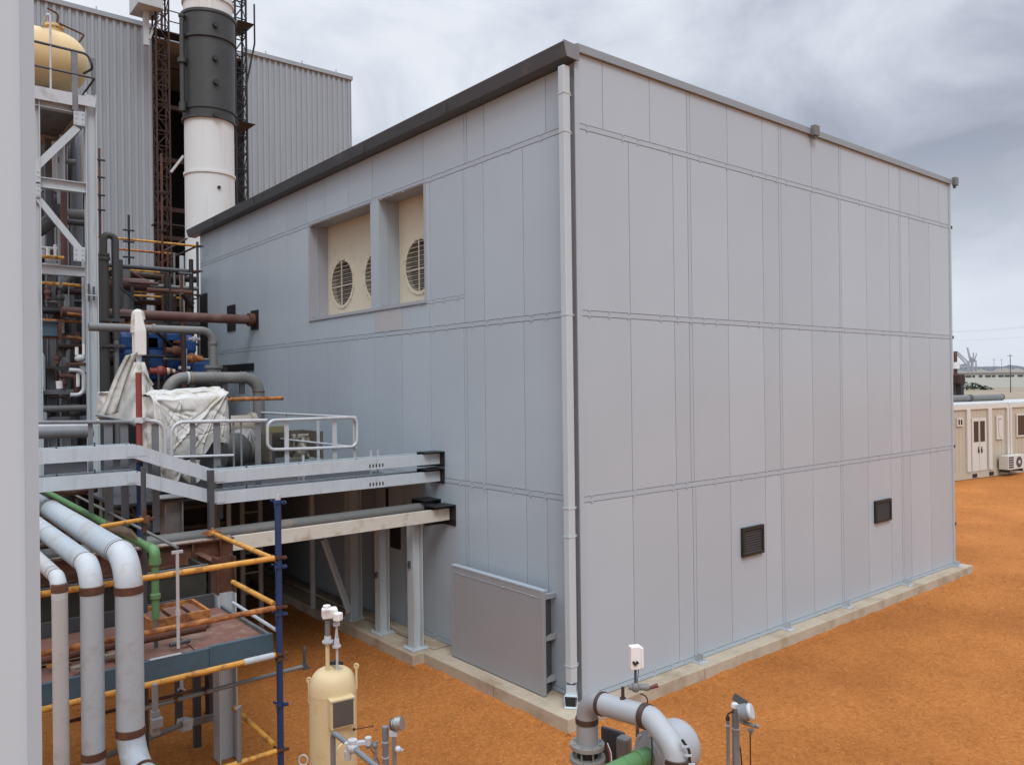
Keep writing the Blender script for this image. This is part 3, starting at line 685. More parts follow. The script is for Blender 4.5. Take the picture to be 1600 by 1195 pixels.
# lattice ladder towers beside the stack
def lattice(pxc, wpx, y, z0, z1, label, mt, step=.72, cage=False):
    x = hy(pxc, 150, y).x; wd = wpx/F_PX*(y/(.7737+(800-pxc)/F_PX*.6335))
    t = thing('lattice_tower', (x, y, z0), label, 'lattice tower', 'lattice ladder towers by the stack')
    a = wd/2
    for sx_ in (-a, a):
        for sy_ in (-a, a): MB().bar((x+sx_, y+sy_, z0), (x+sx_, y+sy_, z1), .07).build('leg', mt, t)
    m = MB(); z = z0+.3; k = 0
    while z < z1-step:
        for sy_ in (-a, a):
            m.bar((x-a, y+sy_, z), (x+a, y+sy_, z), .042)
            m.bar((x-a if k % 2 else x+a, y+sy_, z), (x+a if k % 2 else x-a, y+sy_, z+step), .03)
        for sx_ in (-a, a):
            m.bar((x+sx_, y-a, z), (x+sx_, y+a, z), .042); m.bar((x+sx_, y-a if k % 2 else y+a, z), (x+sx_, y+a if k % 2 else y-a, z+step), .03)
        z += step; k += 1
    m.build('lacing', mt, t); return t, x, a
YT = YH-2.2
lt, lx, la = lattice(252, 19, YT, 0, 24.5, 'rusty brown lattice ladder tower left of the white stack', M_rustdk)
lt2, lx2, la2 = lattice(374, 17, YT-6, 0, 26, 'black lattice ladder tower right of the white stack', M_blackst)
# second rusty mast further inside the bay and its landings
x2 = hy(283, 200, YT).x
MB().bar((x2, YT+3, 18.5), (x2, YT+3, 24.5), .10).build('mast', M_rustdk, lt)
for z in (11.7, 20.9):
    MB().bx(lx-la-.1, x2+.2, YT-.3, YT+.5, z, z+.06).build('landing', M_blackst, lt)
m = MB()
for zz_ in (.55, 1.05): m.bar((lx+la, YT-.3, 20.9+zz_), (x2+.2, YT-.3, 20.9+zz_), .04)
m.build('railing', M_rustdk, lt)
m = MB().bar((lx+la, YT-.4, 14.2), (lx+la+.5, YT-.7, 15.0), .1)
m.build('bracket', M_galv, lt)
for z in (19.5, 15.2): 
    MB().add([(lx2-la2,YT-6.6,z),(lx2+la2+.25,YT-6.6,z),(lx2+la2+.25,YT-5.4,z),(lx2-la2,YT-5.4,z),(lx2-la2,YT-6.2,z-.45),(lx2-la2+.1,YT-5.8,z-.45)],[(0,1,2,3),(0,4,1),(1,4,5),(1,5,2),(2,5,3),(3,5,4),(3,4,0)]).build('landing', M_blackst, lt2)
MB().pipe([(lx2+la2+.35,YT-6.3,20.5),(lx2+la2+.35,YT-6.3,18.8),(lx2+la2-.1,YT-6.3,16.6)],.04,.4,8).build('cable', M_blackst, lt2)
# grey roof box with braces at the top border
bx0 = hy(212, 10, YT); 
rb = thing('cable_box', (bx0.x, YT, 22.1), 'pale grey box on bracing above the hall roof at the top border', 'box')
zb_ = hy(225, 18, YT).z
MB().bx(hy(209,10,YT).x, hy(247,10,YT).x, YT-.8, YT+.8, zb_, zb_+2).build('casing', M_galvw, rb)
m = MB().bar((hy(228,20,YT).x, YT, zb_-1.6), (hy(228,20,YT).x, YT, zb_), .22)
m.build('post', M_galvw, rb)
MB().bar((hy(232,40,YT).x, YT-.1, zb_-1.3), (hy(246,10,YT).x, YT-.1, zb_-.1), .1).build('brace', M_galvw, rb)

# ------------------------------------------------------------------ white stack
YS = 30.0; sp_ = hy(327, 200, YS); SX = sp_.x; td = ray(327,200).y; SR = 37.0/F_PX*(YS/td)
zpx = lambda py: hy(327, py, YS).z
stk = thing('chimney_stack', (SX, YS, 0), 'thick white chimney stack with a dark charcoal sleeve round its upper part', 'chimney')
MB().lathe((SX,YS,0),(0,0,1),[(0,SR*1.02),(zpx(195),SR*.985),(26,SR*.965)],48).build('shaft', M_stack, stk)
z0, z1 = zpx(195), zpx(31)
sl_ = MB().lathe((SX,YS,z0),(0,0,1),[(0,SR*1.0),(0,SR*1.09),(.07,SR*1.09),(.07,SR*1.03),(.36,SR*1.04),(.36,SR*1.09),(.44,SR*1.09),(.44,SR*1.045),(z1-z0-1.0,SR*1.06),(z1-z0-1.0,SR*1.13),(z1-z0-.9,SR*1.13),(z1-z0-.9,SR*1.07),(z1-z0-.1,SR*1.07),(z1-z0-.1,SR*1.11),(z1-z0,SR*1.11),(z1-z0,SR*.98)],48).build('sleeve', M_sleeve, stk)
for py in (278, 12):
    z = zpx(py); MB().lathe((SX,YS,z),(0,0,1),[(0,SR),(0,SR*1.04),(.09,SR*1.04),(.09,SR)],48).build('ring', M_stack, stk)
fd = Vector((-SX, -YS, 0)).normalized()
def onstack(px, py, rr):
    d = ray(px, py); # nearest point of the sight line on the cylinder
    ox, oy = -SX, -YS; a = d.x**2+d.y**2; bb = 2*(ox*d.x+oy*d.y); cc = ox*ox+oy*oy-rr*rr; ds = max(bb*bb-4*a*cc, 0)
    t = (-bb-math.sqrt(ds))/(2*a); return EYE+d*t
for px, py in ((336,92),(337,129),(337,180),(336,40)):
    p = onstack(px, py, SR*1.06); nrm = Vector((p.x-SX, p.y-YS, 0)).normalized()
    MB().disc(p+nrm*.06, nrm, .10, .14, 14).build('port', M_blackst, stk)
for px, py in ((342,293),):
    p = onstack(px, py, SR*1.0); nrm = Vector((p.x-SX, p.y-YS, 0)).normalized()
    MB().disc(p+nrm*.02, nrm, .06, .06, 12).build('port', M_blackst, stk)
pz = [zpx(180), zpx(42)]
p = onstack(291, 100, SR*1.03); off = (p-Vector((SX,YS,p.z))).normalized()*.16; q = Vector((p.x, p.y, 0))+Vector((off.x, off.y, 0))
MB().tube([(q.x,q.y,pz[0]),(q.x,q.y,pz[1])],.085,12).disc((q.x,q.y,zpx(110)),(0,0,1),.16,.16,14).disc((q.x,q.y,pz[0]),(0,0,1),.13,.3,14).disc((q.x,q.y,pz[1]),(0,0,1),.12,.1,14).build('side_pipe', M_sleeve, stk)
for z in (zpx(172), zpx(110), zpx(46)): MB().bar((q.x,q.y,z),(SX,YS,z),.05).build('bracket', M_sleeve, stk)

# ------------------------------------------------------------------ steel support tower with the yellow vessel
YV = 15.0
cR = hy(143, 400, YV); cL = hy(53, 300, YV)
twz = hy(143, 163, YV).z
tw = thing('steel_tower', ((cR.x+cL.x)/2, YV+1.2, 0), 'grey braced steel tower carrying the round yellow tank behind the near wall end', 'tower')
def hx_col(x, y, z1, wd=.17, mt=M_galvw, name='column'): return MB().ibeam((x,y,0),(x,y,z1),wd,wd,.014,up=(1,0,0)).build(name, mt, tw)
hx_col(cR.x, YV, twz+.15); hx_col(cL.x, YV, twz)
bk = hy(100, 500, YV+2.4); hx_col(bk.x, YV+2.4, twz-.1, .16, M_galv); bk2 = hy(79, 500, YV+2.2); hx_col(bk2.x, YV+2.2, twz-.1, .15, M_greyst)
def ybeam(pya, pyb, pxa=50, pxb=140, y=YV, h_=.17, w_=.14, mt=M_galvw, nm='beam'):
    a = hy(pxa, pya, y); c = hy(pxb, pyb, y); zq = (a.z+c.z)/2
    return MB().ibeam((a.x-.6,y,zq),(c.x,y,zq),w_,h_,.013).build(nm, mt, tw)
ybeam(157, 174, 50, 134); ybeam(284, 295, 50, 134); ybeam(417, 428, 50, 138, YV+.6, .17, .12, M_galv)
for z in (twz-.09,):
    MB().ibeam((cR.x,YV+.1,z),(bk.x,YV+2.4,z),.14,.17,.013).build('beam', M_galv, tw); MB().ibeam((cL.x-.4,YV+2.4,z),(bk.x,YV+2.4,z),.14,.17,.013).build('beam', M_galv, tw)
MB().bx(cL.x-1.0, cR.x+.05, YV-.05, YV+2.5, twz+.01, twz+.05).build('deck_plate', M_greyst, tw)
def brace(pa, pb, y=YV-.02, wd=.11, nm='brace', mt=M_galvw):
    return MB().chan(hy(*pa, y), hy(*pb, y), .05, wd, .01, up=(0,-1,0)).build(nm, mt, tw)
def yflat(pa, pb, y, w1, nm, mt, th=.012):
    a, c = hy(*pa, y), hy(*pb, y); d = (c-a).normalized(); pn = Vector((0,1,0)); s_ = d.cross(pn)*(w1/2)
    vs = [a+s_, a-s_, c-s_, c+s_]; vs += [v+Vector((0,th,0)) for v in vs]
    return MB().add(vs, [(0,1,2,3),(7,6,5,4),(0,4,5,1),(1,5,6,2),(2,6,7,3),(3,7,4,0)]).build(nm, mt, tw)
yflat((54,263),(121,199), YV-.07, .115, 'brace', M_galvw, .05); yflat((54,303),(127,392), YV-.07, .10, 'brace', M_galvw, .05)
for px, py in ((124,185),(54,275),(54,296),(124,397)):
    c = hy(px, py, YV-.10); m = MB().bx(c.x-.085, c.x+.085, YV-.10, YV-.085, c.z-.12, c.z+.12)
    for a_ in (-.05,.05):
        for d_ in (-.08,0,.08): m.lathe((c.x+a_,YV-.118,c.z+d_),(0,1,0),[(0,.012),(.018,.012)],6)
    m.build('gusset', M_galvw, tw)
# guard rail round the vessel
def yt(pts, r, nm, mt, y=YV-.1, n_=10, bend=None):
    P = [hy(p[0], p[1], p[2] if len(p) > 2 else y) for p in pts]
    return MB().pipe(P, r, bend or r*4, n_).build(nm, mt, tw)
yt([(38,61),(137,85),(146,107),(131,115,YV+.5)], .022, 'guard_rail', M_greydk, bend=.12)
yt([(38,99),(148,123),(129,149,YV+.4)], .018, 'guard_rail', M_greydk, bend=.02)
yt([(78.5,24),(79.5,158)], .017, 'rail_post', M_galv)
yt([(78.5,24),(74,23,YV+.4),(62,50,YV+.9)], .02, 'rail_post', M_galv, bend=.06)
a = hy(116.5, 80, YV-.11); c = hy(116.5, 172, YV-.11)
MB().chan((a.x,YV-.11,c.z),(a.x,YV-.11,a.z),.06,.095,.01,up=(1,0,0)).build('rail_post', M_greyst, tw)
c1 = hy(146,92,YV+.4); c2 = hy(146,158,YV+.4)
MB().bar((c1.x,YV+.4,c2.z),(c1.x,YV+.4,c1.z),.06).build('rail_post', M_greyst, tw); 
a = hy(50,146,YV-.13); c = hy(115,157,YV-.13); d_ = hy(149,161,YV-.13)
MB().bx(a.x-.6,c.x-.02,YV-.135,YV-.125,c.z-.09,c.z+.12).bx(c.x+.07,d_.x,YV-.135,YV-.125,d_.z-.08,d_.z+.08).build('toe_plate', M_galv, tw)
# the vessel itself
vc = hy(88, 97, YV+.95); tvr = .5*(91/F_PX)*((vc-EYE).dot(FW))
vs_ = thing('yellow_tank', (vc.x, vc.y, twz+.05), 'round ended yellow tank on top of the grey steel tower', 'tank')
L_ = tvr*.95
prof = [(-L_*2.3,.02)]+[(-L_*2.3+L_*.3*(1-math.cos(t*math.pi/12)), tvr*math.sin(t*math.pi/12)) for t in range(1,7)]+[(0,tvr)]+[(L_*1.02*math.sin(t*math.pi/32), tvr*math.cos(t*math.pi/32)**.85) for t in range(1,16)]+[(L_*1.02,.005)]
MB().lathe((vc.x,vc.y,vc.z),(1,0,0),prof,40).build('shell', M_yel, vs_)
MB().bx(vc.x-.9,vc.x-.7,vc.y-.1,vc.y+.3,twz+.05,vc.z-tvr*.9).build('saddle', M_greyst, vs_); MB().bx(vc.x-.2,vc.x-.05,vc.y-.1,vc.y+.3,twz+.05,vc.z-tvr*.9).build('saddle', M_greyst, vs_)
MB().lathe((vc.x-.03,vc.y,vc.z+tvr*.95),(0,0,1),[(0,.12),(.1,.12),(.1,.16),(.14,.16)],16).build('nozzle', M_yel, vs_)
m = MB().pipe([(vc.x+.0,vc.y-.1,vc.z+tvr+.05),(vc.x+.02,vc.y-.1,vc.z+tvr+.3),(vc.x-.15,vc.y-.1,vc.z+tvr+.36)],.018,.06,8)
m.pipe([(vc.x+.02,vc.y-.15,vc.z+tvr+.12),(vc.x+.42,vc.y-.15,vc.z+tvr+.02),(vc.x+.33,vc.y-.15,vc.z+tvr-.14)],.018,.02,8)
m.build('handrail', M_rust, vs_)

# ------------------------------------------------------------------ near-black backdrop casing behind the pipework, shade put into its paint
cz = hy(200, 428, 21.5).z
cas = thing('shade_backdrop', (-.5, 21.5, 0), 'near-black backdrop casing added behind the pipework, shade put into its colour', 'casing')
MB().bx(-9, 5.6, 21.5, 29, 0, cz).build('shell', M_shadedk, cas)
m = MB()
for k in range(13): m.bx(-8.8+k*1.15, -8.68+k*1.15, 21.38, 21.499, 0, cz)
m.build('ribs', M_greydk, cas)
m = MB()
for z in (2.4, 4.3, 6.2): m.bx(-9, 5.55, 21.30, 21.379, z, z+.18)
m.build('girts', M_rustdk, cas)

def tubes(name, segs, r, mt, label, cat, group=None, bend=None, n_=14, body='tube'):
    c = Vector((0,0,0)); k = 0
    for s_ in segs:
        for p in s_: c += Vector(p); k += 1
    c /= k; zmin = min(Vector(p).z for s_ in segs for p in s_)
    t = thing(name, (c.x, c.y, zmin), label, cat, group)
    for s_ in segs: MB().pipe(s_, r, bend or r*3, n_).build(body, mt, t)
    return t
def pflange(t, p, ax, r, th, mt, bolts=8, nm='flange'): return MB().disc(p, ax, r, th, 24, bolts).build(nm, mt, t)

# walkway deck, its channel edge beams and guard rails
zU = hx(690, 716).z; zL_ = hx(690, 743).z; yB = hx(690, 716).y
xa, xb = hy(338, 746, yB).x, hy(213, 706, yB).x
zUl, zLl = (hy(213,706,yB).z+hy(60,713,yB).z)/2, (hy(205,747,yB).z+hy(60,758,yB).z)/2
cBx = xa; yB2 = yB
walk = thing('walkway', (3, yB+2, 0), 'dark steel walkway deck behind the twin cable trays', 'walkway')
TRW = .26
for zq, zl, lab in ((zU, zUl, 'upper of two galvanised cable trays, ramping up left of a black post'), (zL_, zLl, 'lower of two galvanised cable trays, ramping up left of a black post')):
    t = thing('cable_tray', (xa, yB, zq), lab, 'cable tray', 'galvanised cable trays')
    hh = .15; xs = (XC-.03, xa, xb, xb-4)
    for yy, fl in ((yB, 1), (yB+TRW, 1)):
        MB().chan((xs[0],yy,zq),(xa-.0,yy,zq),.05,hh,.008,flip=fl).build('side_rail', M_beam, t)
        MB().chan((xa+.004,yy-.003,zq),(xb-.004,yy-.003,zl),.05,hh,.008,flip=fl).build('side_rail', M_beam, t)
        MB().chan((xb+.0,yy,zl),(xs[3],yy,zl),.05,hh,.008,flip=fl).build('side_rail', M_beam, t)
    m = MB(); x = xs[0]-.15
    while x > xs[3]:
        z = zq if x > xa else (zl if x < xb else zq+(zl-zq)*(xa-x)/(xa-xb)); m.bx(x-.02,x+.02,yB+.012,yB+TRW-.003,z-hh/2+.012,z-hh/2+.03); x -= .25
    m.build('rungs', M_galv, t)
    for k in range(3): MB().tube([(xs[0],yB+.06+k*.05,zq-hh/2+.05),(xa,yB+.06+k*.05,zq-hh/2+.05),(xb,yB+.06+k*.05,zl-hh/2+.05),(xs[3],yB+.06+k*.05,zl-hh/2+.05)],.018,8).build('cable', M_blackst, t)
    for px in (640, 588, 500, 420): p = hy(px,720,yB); MB().bx(p.x-.004,p.x+.004,yB-.003,yB+.002,zq-.07,zq+.07).build('joint', M_galv, t)
    for x_, z_ in ((xa,zq),(xb,zl)): MB().bx(x_-.10,x_+.10,yB-.007,yB-.0031,z_-.055,z_+.055).build('splice_plate', M_beam, t)
    for k in range(5): p = hy(578+k*5,727,yB); MB().bx(p.x-.011,p.x+.011,yB-.003,yB+.001,zq-.045,zq+.0).build('slot', M_greydk, t)
    for px in (60,90,150,200,300,388,470,560): 
        p = hy(px,720,yB); z = zq if p.x > xa else (zl if p.x < xb else zq+(zl-zq)*(xa-p.x)/(xa-xb)); MB().bx(p.x-.008,p.x+.008,yB+.055,yB+.071,z-.03,z+.12 if px in (90,150,388) else z+.085).build('clip', M_greydk, t)
# black post carrying both trays at the ramp's foot, and thin hangers
pp = hy(328.5, 760, yB-.03)
t = thing('tray_post', (pp.x, yB-.04, 0), 'black steel post carrying the cable trays at the foot of their ramp', 'post')
MB().bar((pp.x,yB-.045,0),(pp.x,yB-.045,hy(328,734,yB).z),.08,.06,up=(1,0,0)).build('shaft', M_greydk, t)
p2 = hy(345,760,yB+.3); MB().bar((p2.x,yB+.33,zL_-.3),(p2.x,yB+.33,zU+.1),.05,.05,up=(1,0,0)).build('arm', M_greydk, t)
for px in (596, 607, 489):
    p = hy(px, 720, yB); MB().bx(p.x-.012, p.x+.012, yB+TRW+.02, yB+TRW+.04, zL_-.1, zU+.16).build('hanger', M_galv, walk)
DZ = zL_-.12
MB().bx(cBx+.05, XC-.03, yB+.42, 20.5, DZ, DZ+.035).build('deck_plate', M_greydk, walk)  # solid plates added as cover, run to the wall to shade the space below
MB().bx(2.35, cBx+.04, yB+.9, 15.6, DZ, DZ+.035).build('deck_plate', M_greydk, walk)
MB().bx(-7, cBx+.04, 15.61, 20.5, DZ, DZ+.035).build('deck_plate', M_greydk, walk)
for y in (11.4, 13.6, 15.8, 18.0):
    MB().ibeam((cBx-.4 if y < 15.7 else cBx-3, y, DZ-.085), (XC-.4, y, DZ-.085), .1, .16, .01).build('deck_beam', M_greydk, walk)

def rail_thing(label, tops, posts, mt=M_galv, r=.021, z0=None, pw=.055, mids=(), loop=False):
    c = Vector(tops[0][0]); t = thing('guard_rail', (c.x, c.y, z0 if z0 is not None else zU), label, 'guard rail', 'walkway guard rails')
    for run in tops: MB().pipe(run, r, .12, 12).build('top_rail', mt, t)
    for run in mids: MB().pipe(run, r*.8, .05, 10).build('mid_rail', mt, t)
    for (p, zt_, w_) in posts: MB().chan((p[0],p[1],zU-.05 if z0 is None else z0), (p[0],p[1],zt_), w_*.5, w_, .008, up=(1,0,0)).build('post', mt, t)
    return t
yR = yB+.45
P = lambda px, py, y=yR: hy(px, py, y)
# right-hand loop of rail
lp = [P(470,701), P(419,702), P(419,657), P(470,655), P(558,652), P(558,698), P(470,701)]
pts_l = fillet([P(488,700.4),P(418,702.5),P(418,657),P(558,651.5),P(558,697.5),P(487,700.5)], .10, 6)
t = thing('guard_rail', (P(490,720).x, yR, zU), 'round cornered tube guard rail loop at the far right end of the walkway', 'guard rail', 'walkway guard rails')
MB().tube(pts_l, .021, 12).build('rail_loop', M_galv, t)
for px, w_ in ((450,.06),(525,.065)):
    p = P(px, 700); MB().bar((p.x,yR+.04,zU),(p.x,yR+.04,P(px,657).z),w_,.012,up=(0,1,0)).build('post', M_galv, t)
back = [(P(556,652).x, yR, P(556,652).z), (P(556,652).x, yR+3.6, P(556,652).z)]
MB().tube(back, .018, 10).build('return_rail', M_galv, t)
MB().tube([(v[0], v[1], v[2]-.42) for v in back], .016, 10).build('return_rail', M_galv, t)
for k in (.05, 1.2, 2.4, 3.5):
    MB().bar((back[0][0], yR+k, zU-.1), (back[0][0], yR+k, back[0][2]), .045, .012, up=(0,1,0)).build('post', M_galv, t)
# middle run
tz = P(345,659).z
def flat(t, px, pyt, w_, y=yR, mt=M_greyst, zb=None):
    p = hy(px, pyt, y); MB().bar((p.x,y+.03,zb if zb is not None else zU-.25),(p.x,y+.03,p.z),w_,.014,up=(0,1,0)).build('post', mt, t)
t = thing('guard_rail', (P(330,720).x, yR, zU), 'grey guard rail with wide flat posts in front of the white tarpaulin', 'guard rail', 'walkway guard rails')
MB().pipe([P(417,656.5), P(268,659.5), P(268,720)], .022, .14, 12).build('top_rail', M_galv, t)
MB().pipe([P(365,711), P(268,714)], .016, .1, 10).build('mid_rail', M_galv, t)
for px, w_ in ((404,.075),(340,.085),(302,.065),(366,.02),(378,.02)): flat(t, px, 660, w_)
t = thing('guard_rail', (P(240,720).x, yR, zU), 'grey guard rail stub curving down just right of the red scaffold pole', 'guard rail', 'walkway guard rails')
MB().pipe([P(219,655.5), P(257,660), P(258,712)], .022, .14, 12).build('top_rail', M_galv, t)
flat(t, 243.5, 662, .08, zb=zL_-.4)
yS = yB+.5
t = thing('guard_rail', (hy(120,700,yS).x, yS, zU), 'dark grey guard rail running left from the red pole to the near wall end', 'guard rail', 'walkway guard rails')
MB().pipe([hy(40,660,yS), hy(202,659,yS), hy(212,664,yS)], .022, .1, 12).build('top_rail', M_greyst, t)
MB().pipe([hy(150,648,yS+.25), hy(170,652,yS+.2), hy(208,659,yS+.1)], .018, .1, 10).build('top_rail', M_greyst, t)
for px, w_ in ((170,.09),(195,.085),(142,.05)): flat(t, px, 662, w_, yS, M_greyst, zL_-.3)
# small deck equipment: grey lengthwise pipe bundle under rail
for k, (py, r_, mt) in enumerate(((665,.05,M_galv),(674,.075,M_greyst))):
    a, c = hy(42,py+2,yS+.6), hy(145,py,yS+.6)
    tubes('process_pipe', [[a, c]], r_, mt, ('thin bright pipe lying just behind the dark left guard rail' if k == 0 else 'fat dull pipe lying low behind the dark left guard rail'), 'pipe')

# red scaffold pole at the walkway corner
p0, p1 = hy(217.5, 582, yB+.36), hy(217.5, 752, yB+.36)
t = thing('scaffold_pole', (p1.x, p1.y, p1.z-1), 'red brown scaffold pole with a blue foot standing behind the cable trays', 'pole')
px_, py_ = (p0.x+p1.x)/2, p0.y
zb_ = hy(217.5,722,yB+.36).z
MB().tube([(px_,py_,zb_),(px_,py_,p0.z)],.034,14).build('tube', M_red, t)
MB().tube([(px_,py_,0),(px_,py_,zb_-.002)],.037,14).build('foot_sleeve', M_blue, t)
z = hy(217, 656, yB+.36).z
m = MB().disc((px_,py_,z),(0,0,1),.06,.06,12).bar((px_-.11,py_,z+.01),(px_+.11,py_,z+.01),.03).bar((px_,py_-.1,z-.02),(px_,py_+.1,z-.02),.03)
m.build('coupler', M_galv, t)

# long grey pipe and the cream / rusted beam along the walkway
pg = hx(681, 790); y_ = pg.y
l_ = hy(228, 846, y_)
t = tubes('grey_pipe', [[(XC-.05,y_,pg.z),(l_.x-1.6,y_,pg.z)]], .074, M_gpipe, 'long straight grey pipe running from a black wall sleeve above the cream beam', 'pipe')
yc_ = hx(706, 806).y; zc2 = hx(706, 800).z
xj = hy(364, 855, yc_).x; xl = hy(50, 900, yc_).x-2
t = thing('steel_beam', ((XC+xl)/2, yc_, zc2), 'long steel beam, cream near the wall sleeve and rusted red towards the white pipes', 'beam')
MB().chan((XC-.04,yc_,zc2-.02),(xj+.002,yc_,zc2-.02),.07,.165,.012).build('cream_length', mat('cream_beam', (.55,.52,.45), .5, var=.08, dirt=(.33,.24,.16), dirt_amt=.25, dscale=4), t)
zr = zc2-.06
MB().ibeam((xj,yc_+.02,zr),(xl,yc_+.02,zr),.14,.25,.014).build('rusted_length', M_rust, t)
for px in (343, 300): 
    p = hy(px, 880, yc_); MB().bx(p.x-.006,p.x+.006,yc_-.045,yc_+.01,zr-.11,zr+.11).build('stiffener', M_rust, t)
MB().bx(xl, xj-.01, yc_-.05, yc_+.09, zr+.127, zr+.134).build('top_flange', mat('worn_flange', (.35,.29,.25), .6, var=.25, scale=8, dirt=RUST, dirt_amt=.5, dscale=5), t)

# white column with rusted head under that beam
pc = hd(350, 900, 8.35)
t = thing('steel_column', (pc.x, pc.y, 0), 'tall pale column with a rusted brown head behind the teal channel', 'column')
zs = hy(350, 925, pc.y).z; ztop = hy(350, 893, pc.y).z
MB().ibeam((pc.x,pc.y,-.3),(pc.x,pc.y,zs),.19,.19,.013,up=(1,0,0)).build('shaft', M_galvw, t)
MB().ibeam((pc.x,pc.y,zs),(pc.x,pc.y,zr+.1),.191,.191,.013,up=(1,0,0)).build('rusted_head', M_rust, t)
MB().ibeam((pc.x,pc.y+.1,zr-.05),(pc.x,yc_-.06,zr-.05),.08,.12,.01).build('stub_beam', M_rust, t)
# ------------------------------------------------------------------ near scaffold bay with blue standard
SXx, SY = 1.82, 4.32
bs = hd(435, 870, 7.200); SXx, SY = bs.x, bs.y
sc = thing('scaffold', (SXx, SY, 0), 'near scaffold bay of orange tubes clamped to a blue upright standard', 'scaffold')
zt_ = hd(432, 772, 7.200).z
MB().tube([(SXx,SY,0),(SXx,SY,zt_-.05)],.029,16).build('standard', M_blue, sc)
m = MB().tube([(SXx,SY,zt_-.05),(SXx,SY,zt_)],.026,16)
for k in range(5):
    a_ = k*1.257; m.bar((SXx+math.cos(a_)*.018,SY+math.sin(a_)*.018,zt_),(SXx+math.cos(a_)*.02,SY+math.sin(a_)*.02,zt_+.03),.008)
m.build('spigot', M_galv, sc)
lv = [(870,M_orange),(947,M_orangerust),(1020,M_orange),(1169,M_orange)]
yo = SY-.02
XLs = -2.2
def coupler(x, y, z, mt=M_rust):
    m = MB().disc((x,y,z),(0,0,1),.034,.03,14)
    m.bar((x-.05,y-.03,z),(x+.06,y-.03,z),.02).bar((x+.02,y-.05,z-.0),(x+.02,y+.05,z),.02)
    m.bar((x-.045,y-.04,z-.045),(x-.045,y-.04,z+.02),.010).lathe((x+.03,y-.02,z-.012),(1,0,0),[(0,.014),(.04,.014)],6).lathe((x-.035,y+.02,z+.01),(0,1,0),[(0,.011),(.04,.011)],6)
    m.build('coupler', mt, sc)
for py, mt in lv:
    z = hd(435, py, 7.200).z
    MB().tube([(SXx-.05, yo, z), (XLs, yo, z-.0)], .0245, 12).build('ledger', mt, sc)
    coupler(SXx, SY, z)
for py, mt in ((784,M_blue),(884,M_blue),(958,M_blue),(1028,M_rust),(1099,M_blue)): coupler(SXx, SY, hd(435,py,7.200).z, mt)
def ytube(pxa, pya, pxb, pyb, mt, r=.0245, nm='transom', x=None):
    x = x if x is not None else SXx-.03
    a, c = hx(pxa, pya, x), hx(pxb, pyb, x); z = (a.z+c.z)/2
    MB().tube([a, c], r, 12).build(nm, mt, sc)
    return c
e0, e1 = hd(428,873,7.2), hd(331,832,9.2); MB().tube([e0, e1], .0245, 12).build('transom', M_orange, sc)
ytube(428, 943, 364, 909, M_orange); ytube(430,983, 364,941, M_galvw, .016, 'transom'); ytube(428, 1163, 365, 1105, M_orange)
m = MB().disc(e1,(0,0,1),.055,.05,12).bar(e1+Vector((-.1,0,0)),e1+Vector((.1,0,0)),.03).bar(e1+Vector((0,-.03,-.09)),e1+Vector((0,-.03,.06)),.02); m.build('coupler', M_orangerust, sc)
# pale plastic sleeve on one ledger and its dangling hook
z = hd(435,1020,7.200).z; a = hy(381,1032,yo); c = hy(427,1022,yo)
MB().tube([(a.x,yo,z),(c.x,yo,z)],.0285,14).build('sleeve', M_galvw, sc)
# teal channel beam and rusty deck plates of the bay
zt1 = hd(428, 986, 7.392).z; yT = SY+.16; zt0 = hd(428, 1023, 7.392).z
xr_ = hy(427, 1000, yT).x; xm = hy(329, 1020, yT).x
t = thing('scaffold_deck', (xr_-1, yT+.8, zt0), 'low deck of rusty plates and old planks edged by teal blue channel', 'deck')
MB().chan((xr_,yT,(zt0+zt1)/2),(xm,yT,(zt0+zt1)/2),.05,zt1-zt0,.006).build('teal_channel', M_teal, t)
MB().chan((xm-.002,yT-.004,(zt0+zt1)/2-.008),(XLs,yT-.004,(zt0+zt1)/2-.008),.05,zt1-zt0-.004,.006).build('teal_channel', M_teal, t)
MB().bx(xm-.012,xm+.004,yT-.02,yT-.0045,zt0,zt1-.002).build('splice', M_teal, t)
for k in range(5):
    x0 = xr_-.06-k*.62; MB().add([(x0-.61,yT+.055,zt1-.03),(x0,yT+.055,zt1-.03),(x0-.02,yT+1.25,zt1-.02+random.uniform(-.01,.03)),(x0-.6,yT+1.25,zt1-.02+random.uniform(-.01,.02)),(x0-.61,yT+.055,zt1-.042),(x0,yT+.055,zt1-.042),(x0-.02,yT+1.25,zt1-.04),(x0-.6,yT+1.25,zt1-.04)],[(0,1,2,3),(7,6,5,4),(0,4,5,1),(1,5,6,2),(2,6,7,3),(3,7,4,0)]).build('deck_plate', M_deck, t)
MB().bx(xr_-.78,xr_-.45,yT+.75,yT+1.02,zt1+.005,zt1+.03).bx(xr_-.7,xr_-.5,yT+.8,yT+.97,zt1+.031,zt1+.045).build('plank', M_wood, t)
MB().bx(xr_-2.4,xr_-1.3,yT+.45,yT+.66,zt1+.0,zt1+.04).build('plank', M_wood, t)
MB().bx(XLs,xr_-.1,yT+1.30,yT+1.34,zt1-.12,zt1+.13).build('toe_board', M_greydk, t)
MB().bx(xr_-.03,xr_-.0,yT+.06,yT+1.3,zt0,zt1-.01).build('toe_board', M_greyst, t)
MB().tube([(xr_-.5,yT+.35,zt1+.08),(XLs,yT+.35,zt1+.08)],.035,14).build('tube', M_rust, t)
# pale strip on the channel's lip
a = hy(235,1021,yT-.004); c = hy(284,1011,yT-.004)
MB().bx(a.x,c.x,yT-.003,yT+.04,zt1-.0055,zt1-.001).build('lip_strip', M_galvw, t)

